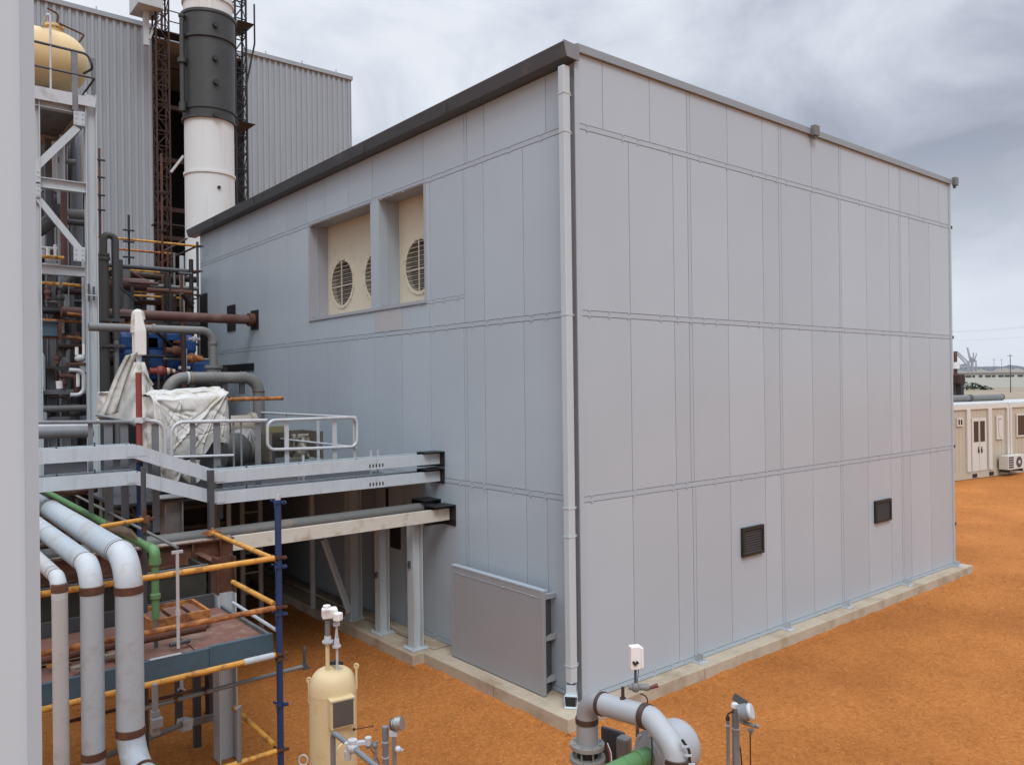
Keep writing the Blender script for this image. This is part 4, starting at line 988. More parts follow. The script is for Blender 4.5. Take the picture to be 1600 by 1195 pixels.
# lower galvanised scaffold tube crossing in front of the blue standard
a, c = hd(222, 1107, 6.720), hd(476, 1040, 7.840)
t = thing('scaffold_tube', (c.x, c.y, c.z), 'thin grey tube sloping across in front of the blue standard to a short upright', 'tube')
MB().tube([a, c], .020, 12).build('tube', M_gpipe, t)
MB().tube([c+Vector((0,0,-.03)), c+Vector((.0,0,.15))], .015, 10).lathe(c+Vector((0,0,.15)),(0,0,1),[(0,.019),(.03,.017),(.05,.006)],10).build('upright', M_greydk, t)
m = MB().disc(c,(0,0,1),.03,.05,12).bar(c+Vector((-.03,-.02,-.02)), c+Vector((.05,-.02,-.02)), .02); m.build('coupler', M_greydk, t)
for fr in (.18,.35): MB().disc(a.lerp(c,fr), c-a, .0245,.03,12).build('band', M_rust, t)
MB().tube([a+Vector((0,0,.01)), a+Vector((0,0,-.6))], .018, 10).build('drop', M_gpipe, t)
# short lower tubes and clamps
a, c = hd(235, 1152, 7.840), hd(283, 1132, 8.080); d_ = hd(362, 1113, 8.960)
t = thing('clamped_tube', (c.x, c.y, c.z), 'grey tube and square rail joined by a bright clamp low behind the scaffold', 'tube')
MB().tube([a-(c-a)*2, c], .026, 12).build('tube', M_gpipe, t)
MB().bar(c, d_, .05, .065).build('square_rail', M_greyst, t)
m = MB().bar(c-(c-a).normalized()*.0, c+(d_-c).normalized()*.12, .11, .11).bar(c+Vector((0,-.065,.04)),c+Vector((.09,-.065,.04)),.03).bar(c+Vector((.02,-.0,-.08)),c+Vector((.02,0,.07)),.022)
m.build('clamp', M_galv, t)
a, c = hd(222, 1098, 8.480), hd(318, 1074, 9.440)
t = thing('scaffold_upright', (c.x, c.y, 0), 'rusty tube and short black upright hanging below the teal channel', 'upright')
MB().tube([a-(c-a), c], .018, 10).build('tube', M_rust, t)
MB().tube([hd(324,1055,9.520), hd(325,1122,9.520)], .03, 12).build('upright', M_blackst, t)
m = MB().disc(hd(324,1077,9.520),(0,0,1),.05,.05,12).bar(hd(312,1078,9.440),hd(334,1076,9.440),.03).disc(hd(325,1117,9.520),(0,0,1),.045,.06,12).bar(hd(314,1120,9.440),hd(336,1116,9.440),.025); m.build('coupler', M_blackst, t)
m = MB().bar(hd(283,1050,8.800),hd(284,1076,8.800),.03); m.tube([hd(278,1078,8.800),hd(283,1072,8.800),hd(289,1078,8.800)],.01,8); m.build('hook', M_galv, t)
# thin hanger rods
for k, (px, y0_, y1_, dpt, mt, lab) in enumerate(((277,862,1012,4.5,M_galv,'thin galvanised rod hanging beside the green pipe'),(242,1068,1145,4.75,M_gpipe,'grey drop rod with a bright clamp below the green pipe'),(373,1108,1190,5.9,M_gpipe,'short pale rod low behind the blue standard'))):
    a, c = hd(px, y0_, dpt), hd(px+1, y1_, dpt); t = thing('hanger_rod', (c.x,c.y,c.z), lab, 'rod')
    MB().tube([(a.x,a.y,a.z),(a.x,a.y,c.z)], .009 if k == 0 else .018, 10).build('rod', mt, t)
    if k == 0: MB().bar((a.x-.03,a.y,a.z),(a.x+.03,a.y,a.z),.014,.016).bar((a.x,a.y,a.z-.36),(a.x,a.y,a.z-.33),.02).build('head', mt, t)
    if k == 1: MB().bar((a.x-.03,a.y-.03,a.z-.22),(a.x+.03,a.y-.03,a.z-.22),.05).bar((a.x,a.y,a.z-.16),(a.x,a.y,a.z-.3),.045).build('clamp', M_gpipe, t)
    if k == 2: MB().bar((a.x-.02,a.y,a.z),(a.x+.02,a.y,a.z+.02),.02).build('head', mt, t)

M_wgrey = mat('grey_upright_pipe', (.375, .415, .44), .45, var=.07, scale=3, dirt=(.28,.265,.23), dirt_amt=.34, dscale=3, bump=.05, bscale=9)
# ------------------------------------------------------------------ three white pipes with downward bends
def bentpipe(pxv, pyb, rad, dist, lab, bands, foot=None, far=9.0, mt=M_wpipe, dirtjoint=(), slim=None):
    v = hd(pxv, pyb, dist); x, y = v.x, v.y
    zt2 = v.z
    t = thing('white_pipe', (x, y, 0), lab, 'pipe', 'white pipes bending down by the near wall end')
    R_ = rad*2.6
    if slim:
        far = hx(slim, 800, x).y-y
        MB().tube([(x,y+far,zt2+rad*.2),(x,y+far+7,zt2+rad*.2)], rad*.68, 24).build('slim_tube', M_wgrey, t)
        MB().lathe((x,y+far,zt2),(0,1,0),[(-.03,rad*1.0),(-.02,rad*1.06),(.03,rad*1.06),(.05,rad*.8)],28).build('joint_ring', M_gpipe, t)
    if foot is None: pts = [(x,y+far,zt2),(x,y,zt2),(x,y,0.0)]
    else: pts = [(x,y+far,zt2),(x,y,zt2),(x,y,foot),(x+.15,y-1.6,foot-.2)]
    full = fillet(pts, R_, 10)
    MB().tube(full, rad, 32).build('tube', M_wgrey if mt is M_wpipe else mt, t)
    ne = 11 if foot is None else 11
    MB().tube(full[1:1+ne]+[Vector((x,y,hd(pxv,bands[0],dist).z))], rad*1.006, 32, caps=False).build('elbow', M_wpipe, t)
    for py in bands:
        z = hd(pxv, py, dist).z
        m = MB(); q = []
        prof2 = [(-.03,rad*1.0),(-.026,rad*1.07),(.026,rad*1.06),(.03,rad*1.0)]
        m.lathe((x,y,z),(random.uniform(-.02,.02),random.uniform(-.02,.02),1),prof2,28); m.build('rust_band', M_rust, t)
    # weld ring where the bend starts
    MB().lathe((x,y+R_+.004,zt2),(0,1,0),[(-.004,rad*.99),(-.003,rad*1.03),(.006,rad*1.03),(.007,rad*.99)],28).build('weld_ring', M_rust, t)
    for dd in dirtjoint: MB().lathe((x,y+dd,zt2),(0,1,0),[(-.008,rad*.99),(-.006,rad*1.02),(.006,rad*1.02),(.008,rad*.99)],28).build('joint_ring', M_gpipe, t)
    if foot is not None:
        zz_ = foot; MB().lathe((x+R_*.1,y-R_*1.0,foot-.015),(.12,-1.2,-.12),[(-.004,rad*.99),(-.003,rad*1.03),(.006,rad*1.03),(.007,rad*.99)],28).build('weld_ring', M_rust, t)
    return t, x, y, zt2
w3 = bentpipe(201, 872, .097, 5.92, 'thickest white pipe, bending down and again at its foot, next to the green pipe', (920,1141), foot=hd(205,1186,5.920).z, dirtjoint=(.32,), slim=79)
w2 = bentpipe(143, 886, .078, 5.79, 'middle white pipe bending straight down between its two white neighbours', (921,1178), dirtjoint=(1.7,))
w1 = bentpipe(93, 905, .052, 5.66, 'thinnest white pipe with a greyer upright, beside the near wall end', (918,), dirtjoint=(.26,), mt=mat('stained_pipe', (.42,.42,.40), .45, var=.08, dirt=(.25,.24,.22), dirt_amt=.3, dscale=3))
# green pipe
gp = hd(242, 860, 7.072)
t = thing('green_pipe', (gp.x, gp.y, gp.z-.5), 'slim green pipe running beside the white pipes and dropping at a cast elbow', 'pipe')
gz = hd(242, 966, 7.072).z
MB().tube([(gp.x,gp.y+8,gp.z),(gp.x,gp.y+.02,gp.z)], .037, 18).build('tube', M_green, t)
MB().tube([(gp.x,gp.y,gp.z),(gp.x,gp.y,gz)], .032, 18).build('tube', M_green, t)
MB().pipe([(gp.x,gp.y+.11,gp.z),(gp.x,gp.y,gp.z),(gp.x,gp.y,gp.z-.11)], .046, .055, 18).lathe((gp.x,gp.y,gp.z-.12),(0,0,1),[(0,.052),(.045,.052)],18).lathe((gp.x,gp.y+.09,gp.z),(0,1,0),[(0,.049),(.045,.049)],18).build('elbow', M_green, t)
for py in (905, 936): MB().lathe((gp.x,gp.y,hd(242,py,7.072).z),(0,0,1),[(0,.032),(.009,.044),(.048,.044),(.057,.032)],18).build('socket', M_green, t)
MB().tube([(gp.x,gp.y,gz),(gp.x,gp.y,gz-.8)], .018, 12).build('drop_rod', M_gpipe, t)
a = hd(277, 862, 7.200)
t = thing('conduit', (a.x, a.y+3, gp.z), 'thin grey conduit running along the far side of the green pipe', 'conduit')
MB().tube([(a.x,a.y+8,gp.z+.05),(a.x,a.y,gp.z-.0)], .015, 8).build('tube', M_gpipe, t)
# dark rack under the white pipes
t = thing('pipe_support', (.5, 5.6, gp.z-.12), 'dark rusted cross beams carrying the white pipes', 'support')
for yy in (8.6, 11.6):
    MB().ibeam((-1.5,yy,gp.z-.24),(gp.x+.12,yy,gp.z-.24),.10,.14,.01).build('cross_beam', M_rust, t)
    for xx in (-.6, gp.x+.05): MB().bar((xx,yy,0),(xx,yy,gp.z-.312),.08).build('leg', M_greydk, t)

# ------------------------------------------------------------------ shade block and dark members under the walkway
t = thing('shade_block', (0, 13.7, 0), 'black block painted as deep shade under the walkway deck, dark pipes before it', 'machinery')
MB().bx(-7, 5.2, 13.7, 20.4, 0, DZ-.18).build('casing', M_shadedk, t)  # solid near-black block stands in for the deep shade beneath the deck
rr = random.Random(4)
for k in range(9):
    x = -1.2+k*.72+rr.uniform(-.15,.15); MB().tube([(x,13.4+rr.uniform(-.5,.1),.1),(x,13.4,DZ-.2)], rr.choice([.04,.06,.09]), 12).build('riser', rr.choice([M_dpipe,M_shadedk,M_greydk]), t)
for k in range(6):
    z = .35+k*.33; MB().tube([(-4,13.2+rr.uniform(-.4,.2),z),(4.6,13.2,z)], rr.choice([.03,.05,.07]), 12).build('run', rr.choice([M_dpipe,M_rustdk,M_greydk]), t)
def postthing(px, pya, pyb, y, w1, mt, label, nm='column', cat='column', kind='i'):
    a, c = hy(px, pya, y), hy(px, pyb, y); t = thing('steel_'+nm, (c.x, y, max(0, c.z)), label, cat)
    m = MB(); (m.ibeam if kind == 'i' else m.bar)((a.x,y,max(0,c.z)),(a.x,y,a.z),w1,w1, **({'up':(1,0,0)}))
    m.build('shaft', mt, t); MB().bx(a.x-w1*.8,a.x+w1*.8,y-w1*.8,y+w1*.8,a.z,a.z+.015).build('cap_plate', mt, t); return t
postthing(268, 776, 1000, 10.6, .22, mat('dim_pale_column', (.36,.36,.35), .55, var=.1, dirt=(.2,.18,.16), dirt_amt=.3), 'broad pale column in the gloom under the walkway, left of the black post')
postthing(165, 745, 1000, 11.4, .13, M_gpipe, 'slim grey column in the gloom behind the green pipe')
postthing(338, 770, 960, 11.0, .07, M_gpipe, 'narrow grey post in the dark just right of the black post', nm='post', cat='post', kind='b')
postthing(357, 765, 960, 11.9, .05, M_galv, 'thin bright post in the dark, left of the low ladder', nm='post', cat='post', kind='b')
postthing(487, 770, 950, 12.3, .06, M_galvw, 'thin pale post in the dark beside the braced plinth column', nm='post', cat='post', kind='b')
# dim ladder under the walkway
la_, lb_ = hy(378, 770, 11.6), hy(406, 770, 11.6)
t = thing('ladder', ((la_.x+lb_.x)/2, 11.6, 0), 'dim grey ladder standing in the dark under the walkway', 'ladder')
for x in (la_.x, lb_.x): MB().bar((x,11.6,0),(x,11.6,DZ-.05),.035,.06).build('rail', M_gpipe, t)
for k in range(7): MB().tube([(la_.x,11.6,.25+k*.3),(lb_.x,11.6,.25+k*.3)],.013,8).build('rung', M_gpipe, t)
# orange stub and boards in the gloom left of the pale column
a, c = hd(185, 818, 7.2), hd(226, 811, 7.6)
t = thing('scaffold_tube', (c.x,c.y,c.z), 'short orange tube stub with a rusty clamp in the gloom above the rusted beam', 'tube')
MB().tube([a-(c-a)*.6,c],.021,12).build('tube', M_orange, t); m = MB().disc(c,(0,0,1),.05,.06,12).bar(c+Vector((-.02,-.02,-.0)),c+Vector((.09,.0,0)),.025).bar(c+Vector((0,0,-.13)),c+Vector((0,0,.09)),.03); m.build('coupler', M_rust, t)
MB().tube([(c.x,c.y+.03,0),(c.x,c.y+.03,c.z+.5)],.024,12).build('standard', M_greydk, t)
a = hd(190, 818, 7.5); t = thing('plank_pile', (a.x,a.y,a.z), 'two weathered boards lying in the gloom under the walkway corner', 'boards')
MB().add([tuple(hd(*q)) for q in ((165,812,8.2),(205,826,7.3),(215,838,7.2),(170,822,8.1))]+[tuple(hd(*q)+Vector((0,0,-.04))) for q in ((165,812,8.2),(205,826,7.3),(215,838,7.2),(170,822,8.1))],[(0,1,2,3),(7,6,5,4),(0,4,5,1),(1,5,6,2),(2,6,7,3),(3,7,4,0)]).build('board', M_wood, t)
a = hd(150, 764, 9.5)
MB().add([tuple(hd(*q)) for q in ((125,756,9.6),(140,764,9.4),(143,768,9.4),(135,768,9.5))]+[tuple(hd(*q)+Vector((0,0,-.02))) for q in ((125,756,9.6),(140,764,9.4),(143,768,9.4),(135,768,9.5))],[(0,1,2,3),(7,6,5,4),(0,4,5,1),(1,5,6,2),(2,6,7,3),(3,7,4,0)]).build('board', M_galvw, t)
# tangle of grey pipes in the gloom
tubes('process_pipe', [[hd(195,770,10.4),hd(215,800,10.2),hd(232,815,9.8),hd(236,860,9.8)]], .045, M_dpipe, 'dark kinked pipe hanging in the gloom left of the broad pale column', 'pipe')
tubes('process_pipe', [[hd(150,790,11),hd(215,806,10.6)]], .03, M_gpipe, 'thin dull pipe crossing the gloom behind the green pipe', 'pipe')
tubes('process_pipe', [[hd(80,762,9),hd(105,770,9),hd(150,764,9.3)]], .04, M_maroon, 'maroon pipe at the green pipe\'s far end under the walkway', 'pipe')

# ------------------------------------------------------------------ pipes against the building and above the walkway
# rusty pipe into the sleeve plate
e = hx(399, 500); l_ = hy(188, 489, e.y)
t = thing('rusty_pipe', ((e.x+l_.x)/2, e.y, e.z), 'brownish red pipe running level into a black plate on the clad wall', 'pipe')
MB().tube([(XC-.03,e.y,e.z),(l_.x-1.0,e.y,e.z)], .098, 20).build('tube', M_maroon, t)
MB().disc((XC-.1,e.y,e.z),(1,0,0),.14,.12,20,8).build('flange', M_rust, t)
# second stub behind first plate
# rusty orange handrail tube end near the wall
a, c = hy(352, 623, 12.2), hy(442, 622, 12.2)
t = thing('rusty_tube', (c.x,12.2,c.z), 'short orange brown tube ending in front of the clad wall above the guard rails', 'tube')
MB().tube([(a.x,12.2,c.z),(c.x,12.2,c.z)], .032, 14).build('tube', M_orangerust, t)
MB().tube([(a.x+.05,12.2,DZ),(a.x+.05,12.2,c.z+.05)], .03, 12).build('standard', M_greydk, t)
# long grey pipe with elbow down to the flange
yG = 14.2
pA = [hy(160,517,yG), hy(333,517,yG), hy(334.5,600,yG)]
t = thing('grey_pipe', (pA[2].x, yG, pA[2].z), 'grey pipe running level then elbowing down to a flange beside the clad wall', 'pipe')
MB().pipe([(pA[0].x-.2,yG,pA[1].z),(pA[1].x,yG,pA[1].z),(pA[1].x,yG,pA[2].z)], .068, .2, 18).build('tube', M_gpipe, t)
for py, r_, h_ in ((536,.085,.04),(573,.155,.05),(580,.125,.08),(588,.150,.05)):
    MB().disc((pA[1].x,yG,hy(334,py,yG).z),(0,0,1),r_,h_,20, 8 if r_ > .14 else 0).build('flange', M_gpipe, t)
MB().disc((hy(240,517,yG).x,yG,pA[1].z),(1,0,0),.085,.05,18).build('collar', M_gpipe, t)
# arching pipe
yA = 13.5
q = [hy(262,660,yA), hy(262,593,yA), hy(404,590,yA), hy(404,720,yA)]
t = thing('arch_pipe', (q[2].x, yA, zU), 'fat grey pipe arching over behind the white tarpaulin and dropping beside the wall', 'pipe')
MB().pipe([(q[1].x,yA,zU-.1),(q[1].x,yA,q[2].z),(q[2].x,yA,q[2].z),(q[2].x,yA,zU-.1)], .098, .27, 20).build('tube', M_gpipe, t)
for px in (293,298,335,342,375,381): MB().disc((hy(px,590,yA).x,yA,q[2].z),(1,0,0),.108,.03,20).build('band', random.choice([M_gpipe,M_wood,M_galvw]), t)
MB().disc((q[2].x,yA,hy(404,612,yA).z),(0,0,1),.107,.02,20).build('band', M_rust, t)
for px in (378,350,300):
    x = hy(px,600,yA).x; MB().bar((x,yA,q[2].z-.28),(x,yA,q[2].z-.09),.05,.09).build('hanger', M_greydk, t)
# twin upright pipes joined by a U bend
yU = 15.6
u = [hy(163,520,yU), hy(163,372,yU), hy(182,372,yU), hy(182,560,yU)]
t = thing('bent_pipe', (u[0].x, yU, zU), 'tall dark grey pipe doubled over in a U bend right of the steel tower', 'pipe')
MB().pipe([(u[0].x,yU,zU),(u[0].x,yU,hy(163,405,yU).z)], .085, .2, 18).build('tube', M_dpipe, t)
MB().tube(fillet([(u[0].x-.0,yU,hy(163,405,yU).z),(u[0].x,yU,u[1].z+.06),(u[3].x,yU,u[1].z+.06),(u[3].x,yU,hy(182,530,yU).z)],.17,10), .062, 18).build('tube', M_dpipe, t)
MB().tube([(u[3].x,yU,hy(182,530,yU).z),(u[3].x,yU,zU)], .045, 14).build('tube', M_gpipe, t)
MB().disc((u[0].x,yU,hy(163,404,yU).z),(0,0,1),.11,.06,18,8).disc((u[0].x,yU,hy(163,398,yU).z),(0,0,1),.10,.04,18).build('flange', M_dpipe, t)
for py in (500,540):
    z = hy(163,py,yU).z; MB().bar((u[0].x-.25,yU-.09,z),(u[3].x+.12,yU-.09,z),.05).build('clamp_bar', M_greydk, t)

# upper scaffold beside the far end of the clad building
yF = 19.6
pf_ = hy(308.5, 400, yF); t = thing('scaffold', (pf_.x, yF, 3), 'far scaffold of orange guard tubes beside the end of the clad building', 'scaffold')
MB().tube([(pf_.x,yF,0),(pf_.x,yF,hy(308,378,yF).z)],.03,12).build('standard', M_greydk, t)
def led(pxa, pxb, py, y, mt, r=.028):
    c = hy(pxb, py, y); a = hy(pxa, py, y); MB().tube([(a.x,y,c.z),(c.x,y,c.z)], r, 10).build('ledger', mt, t)
    MB().disc((c.x,y,c.z),(0,0,1),.055,.05,12).bar((c.x-.09,y-.05,c.z),(c.x+.09,y-.05,c.z),.03).build('coupler', M_greydk, t)
for (a_, c_, py, dy_, mt) in ((152,311,385,.02,M_orange),(180,272,397,1.0,M_orangerust),(180,310,424,0,M_orangerust),(150,255,426,-.5,M_orange),(166,309,461,0,M_orange),(166,300,467,.35,M_orange),(60,252,507,-3.0,M_orangerust)):
    led(a_, c_, py, yF+dy_, mt)
for pa_, pb_ in (((309,384),(250,412)),((309,425),(250,440)),((252,395),(292,373)),((245,456),(285,430))):
    MB().tube([hy(*pa_,yF), hy(*pb_,yF+.9)], .024, 10).build('brace', M_rustdk, t)
for px, y0_, y1_, mt in ((201,336,600,M_blackst),(252,240,600,M_rust),(262,392,560,M_rust),(155,232,420,M_rust),(284,400,540,M_galvw),(272,395,470,M_gpipe)):
    a = hy(px, y0_, yF-.1); MB().tube([(a.x,yF-.1,DZ+.036),(a.x,yF-.1,a.z)], .026 if px != 284 else .055, 10).build('standard', mt, t)
for px, pys in ((201,(360,378,402)),(155,(250,277,305,328)),(252,(300,360))):
    for py in pys:
        p = hy(px, py, yF-.15); MB().bar((p.x-.12,p.y,p.z),(p.x+.12,p.y,p.z),.035).build('coupler', M_blackst, t)

# left stack of pipes inside and behind the steel tower
yK = 17.6
def ptube(pts, y, r, mt, lab, bend=None, cat='pipe', nm='process_pipe'):
    P_ = [hy(p[0], p[1], p[2] if len(p) > 2 else y) for p in pts]
    return tubes(nm, [P_], r, mt, lab, cat, bend=bend)
ptube([(46,317),(128,322)], 18.4, .235, M_dpipe, 'fat dark pipe lying level between the tower columns under the upper cross beam')
ptube([(46,331),(136,336)], 17.4, .10, M_gpipe, 'level grey pipe just under the fat dark pipe inside the tower')
ptube([(40,368),(62,358),(86,340),(84,320)], 16.6, .13, M_dpipe, 'dark slanting elbow pipe inside the tower by its lower diagonal', .3)
ptube([(100,285),(100,420)], 16.2, .055, M_maroon, 'rusty brown upright pipe crossing the middle of the tower')
ptube([(85,222),(86,284)], 16.4, .045, M_galvw, 'thin white upright under the upper diagonal, left one')
ptube([(97,212),(97,284)], 16.6, .05, M_galvw, 'thin white upright under the upper diagonal, right one')
ptube([(114,215),(113,262),(112,284)], 17.4, .04, M_dpipe, 'dark valve stem upright beside the tower diagonal')
ptube([(128,205),(130,240),(132,300)], 17.0, .055, M_galvw, 'curved pale pipe close to the right tower column', .5)
ptube([(60,387),(90,389)], 15.9, .03, M_galvw, 'short thin white level pipe low inside the tower')
ptube([(130,400),(131,555)], 15.9, .028, M_galvw, 'long thin pale pipe hanging beside the right tower column')
ptube([(130,412),(95,452)], 16.8, .07, M_dpipe, 'dark slanting pipe behind the thin pale hanging pipe')
ptube([(108,578),(131,579),(131,617),(110,617)], 15.4, .035, M_galv, 'small bright U shaped tube loop left of the right tower column', .12)
ptube([(92,595),(93,607)], 15.6, .05, M_white, 'short white gauge tube between the lower tower columns')
ptube([(122,583),(122,604)], 15.7, .03, M_white, 'small white stub inside the bright U loop')
ptube([(46,485),(100,486)], 16.9, .06, M_blackst, 'black level pipe above the teal tower beam')
for k, (x0, x1, py, y, mt, lb) in enumerate(((48,100,400,15.5,M_orange,'upper orange tube crossing the tower below its lower diagonal'),(48,92,441,15.5,M_orange,'brighter orange tube crossing the tower columns'),(98,128,444,16.4,M_orange,'short orange tube between the tower columns'),(105,130,490,16.4,M_orangerust,'short rusty tube right of the pale tower column'),(105,130,527,16.2,M_orangerust,'lowest short rusty tube right of the pale tower column'))):
    ptube([(x0,py),(x1,py+3)], y, .03, mt, lb, cat='tube', nm='scaffold_tube')
t = thing('teal_beam', (hy(70,512,15.9).x, 15.9, hy(70,512,15.9).z), 'teal blue beam with a rusty end plate between the tower columns', 'beam')
a, c = hy(40,512,15.9), hy(90,514,15.9); MB().ibeam((a.x-.3,15.9,c.z),(c.x,15.9,c.z),.15,.26,.014).build('beam', M_teal, t); MB().bx(c.x+.001,c.x+.05,15.8,16.0,c.z-.18,c.z+.17).build('end_plate', M_rust, t)
MB().bx(a.x-.3,c.x+.3,15.85,15.99,c.z-.17,c.z-.135).build('rusty_rail', M_rust, t)
t = thing('clamp_stack', (hy(101,505,16.4).x, 16.4, hy(101,520,16.4).z), 'dark ribbed coupling on the pale back column of the tower', 'coupling')
m = MB()
for k in range(5):
    p = hy(101,500+k*5,bk.y-.14); m.bx(p.x-.08,p.x+.08,p.y-.03,p.y+.03,p.z-.02,p.z+.02)
m.build('ribs', M_blackst, t); MB().bx(p.x-.02,p.x+.02,p.y-.0,p.y+.04,p.z-.02,p.z+.32).build('spine', M_blackst, t)
# burn mark and scar on the right column
p = hy(143, 462, YV-.1); MB().bx(p.x-.055,p.x-.02,YV-.091,YV-.086,p.z-.1,p.z+.2).bx(p.x+.02,p.x+.055,YV-.091,YV-.086,p.z-.08,p.z+.16).build('scorch_mark', M_greydk, tw)
MB().bx(p.x-.085,p.x+.085,YV-.096,YV-.0915,p.z+.0,p.z+.015).build('weld_line', M_galvw, tw)
# control valves and brackets low in the tower
for px, py, lab in ((125,560,'pale valve body with twin caps low beside the right tower column'),(80,405,'small pale junction fitting on the tower cross beam')):
    p = hy(px, py, 15.7); t = thing('valve', (p.x,p.y,p.z), lab, 'valve')
    MB().ball((p.x,p.y,p.z),.09,14,1,1,.8).build('body', M_galvw, t)
    MB().lathe((p.x-.05,p.y,p.z+.06),(0,0,1),[(0,.03),(.14,.03)],10).lathe((p.x+.06,p.y,p.z+.06),(0,0,1),[(0,.025),(.2,.025)],10).build('cap', M_white, t)
    MB().disc((p.x-.02,p.y,p.z-.1),(0,0,1),.2 if py > 500 else .12,.04,18).build('flange', M_rust if py > 500 else M_galv, t)
# dim platform beam and vertical members low in the tower
t = thing('tower_rack', (hy(90,640,16.5).x, 16.5, zU), 'dark rack of uprights and shelves behind the tower columns', 'rack')
for px in (58,70,115,150): 
    p = hy(px, 560, 17.2); MB().bar((p.x,17.2,zU-.3),(p.x,17.2,5.5),.09).build('upright', M_greydk, t)
for py in (575,612,640,655):
    p = hy(60,py,17.1); MB().bx(p.x-1,hy(150,py,17.1).x,17.0,17.25,p.z-.05,p.z+.04).build('shelf', M_greyst if py in (612,655) else M_greydk, t)
rr = random.Random(8)
for k in range(26):
    p = hy(rr.uniform(52,150), rr.uniform(440,650), 17.0)
    t2 = rr.choice([M_gpipe,M_dpipe,M_greyst,M_rustdk,M_galvw,M_maroon]); s_ = rr.uniform(.04,.11)
    if rr.random() < .5: MB().ball((p.x,p.y,p.z),s_,10).lathe((p.x,p.y,p.z-s_*1.6),(0,0,1),[(0,s_*.7),(s_*3.2,s_*.7)],10).build('fitting', t2, t)
    else: MB().pipe([(p.x-.3,p.y,p.z),(p.x,p.y,p.z),(p.x,p.y,p.z-rr.uniform(.2,.8))], s_*.5, .1, 10).build('branch', t2, t)

# ------------------------------------------------------------------ tarpaulins
def cloth(name, corners_fn, nu, nv, mt, label, disp, parent=None):
    """closed draped skin: corners_fn(u,v) -> base point and outward normal, u runs round, v top to bottom"""
    vs = []; fs = []
    for i in range(nu+1):
        for j in range(nv+1):
            p, nrm = corners_fn(i/nu, j/nv); vs.append(p+nrm*disp(i/nu, j/nv))
    for i in range(nu):
        for j in range(nv): a = i*(nv+1)+j; fs.append((a, a+nv+1, a+nv+2, a+1))
    o = MB().add(vs, fs, True).build(name, mt, parent)
    o.modifiers.new('solid', 'SOLIDIFY').thickness = .005
    return o
yTp = 10.75
TL, TR = hy(241, 616, yTp), hy(356, 607, yTp); TBz = hy(300, 716, yTp).z
tw_ = TR.x-TL.x; dep = .7
tp = thing('tarpaulin', ((TL.x+TR.x)/2, yTp+.35, zU-.3), 'dirty white tarpaulin wrapped over boxy machinery behind the flat rail posts', 'tarpaulin')
def sm(x): x = max(0, min(1, x)); return x*x*(3-2*x)
def fold(px, py, qx, qy, u, v, wd):
    # distance of (u,v) from a crease line
    dx_, dy_ = qx-px, qy-py; L2 = dx_*dx_+dy_*dy_; t_ = max(0, min(1, ((u-px)*dx_+(v-py)*dy_)/L2))
    d = math.hypot(u-px-t_*dx_, (v-py-t_*dy_)); return math.exp(-(d/wd)**2)*(1-.35*t_)
CRE = [(.98,.06,.40,.62,.026,.05),(.98,.06,.62,.80,.02,.045),(.98,.08,.80,.95,.018,.035),(.03,.10,.12,.95,.024,.05),(.03,.10,.30,.72,.02,.04),(.03,.10,.45,.38,.03,-.05),(.05,.08,.95,.05,.03,.04),(.34,.12,.52,.70,.018,.035),(.52,.68,.45,.98,.02,.03),(.40,.62,.22,.80,.02,.03),(.62,.80,.60,1,.02,.03),(.2,.25,.5,.3,.04,-.04),(.7,.3,.9,.5,.05,-.03)]
_rc = random.Random(12)
for _k in range(16):
    _a = _rc.choice([(.98,.06),(.03,.10),(.34,.12),(.52,.68)]); _b = (_rc.uniform(.05,.95), _rc.uniform(.3,1.0))
    CRE.append((_a[0],_a[1],_b[0],_b[1],_rc.uniform(.010,.018),_rc.choice([.03,.022,-.02])))
CRE = [(a_,b_,c_,d_,w_*.7,h_*.8) for a_,b_,c_,d_,w_,h_ in CRE]
def front(u, v):
    bot = TBz+.22*sm((u-.62)*6)-.05*math.sin(u*7+1)-.07*noise.noise(Vector((u*4,7,0)))
    ztop = TL.z+(TR.z-TL.z)*u+.05*math.sin(u*math.pi)*-.6+.02*noise.noise(Vector((u*6,1,0)))
    return Vector((TL.x+tw_*u, yTp+.02-.10*math.sin(v*2.2), ztop+(bot-ztop)*v)), Vector((0,-1,0))
def dfront(u, v):
    s_ = sum(fold(a_,b_,c_,d_,u,v,w_)*h_ for a_,b_,c_,d_,w_,h_ in CRE)
    return s_*1.0+.02*noise.noise(Vector((u*3,v*3,2)))+.006*noise.noise(Vector((u*9,v*9,5)))-.10*sm(1-v*9)-.05*(sm(1-u*14)+sm((u-1)*14+1))
cloth('front_sheet', front, 130, 100, M_tarp, '', dfront, tp)
def topf(u, v):
    return Vector((TL.x+tw_*u, yTp+.115+dep*v, TL.z+(TR.z-TL.z)*u-.02+.05*math.sin(v*math.pi)+.03*noise.noise(Vector((u*5,v*4,3))))), Vector((0,0,1))
cloth('top_sheet', topf, 40, 14, M_tarp, '', lambda u, v: .015*noise.noise(Vector((u*9,v*9,9)))-.03*sm(1-u*10), tp)
def sidef(x, sg):
    def f(u, v): return Vector((x, yTp+.08+dep*u, TL.z+(TR.z-TL.z)*(1 if sg > 0 else 0)-.03+(TBz-TL.z+.1)*v)), Vector((sg,0,0))
    return f
cloth('side_sheet', sidef(TR.x, 1), 16, 24, M_tarp, '', lambda u, v: .04*noise.noise(Vector((u*5,v*5,1)))-.02, tp)
cloth('side_sheet', sidef(TL.x, -1), 16, 24, M_tarp, '', lambda u, v: .05*noise.noise(Vector((u*5,v*5,1)))-.02, tp)
MB().bx(TL.x+.12, TR.x-.12, yTp+.18, yTp+.8, zU-.3, TL.z-.12).build('machine_body', M_dpipe, tp)
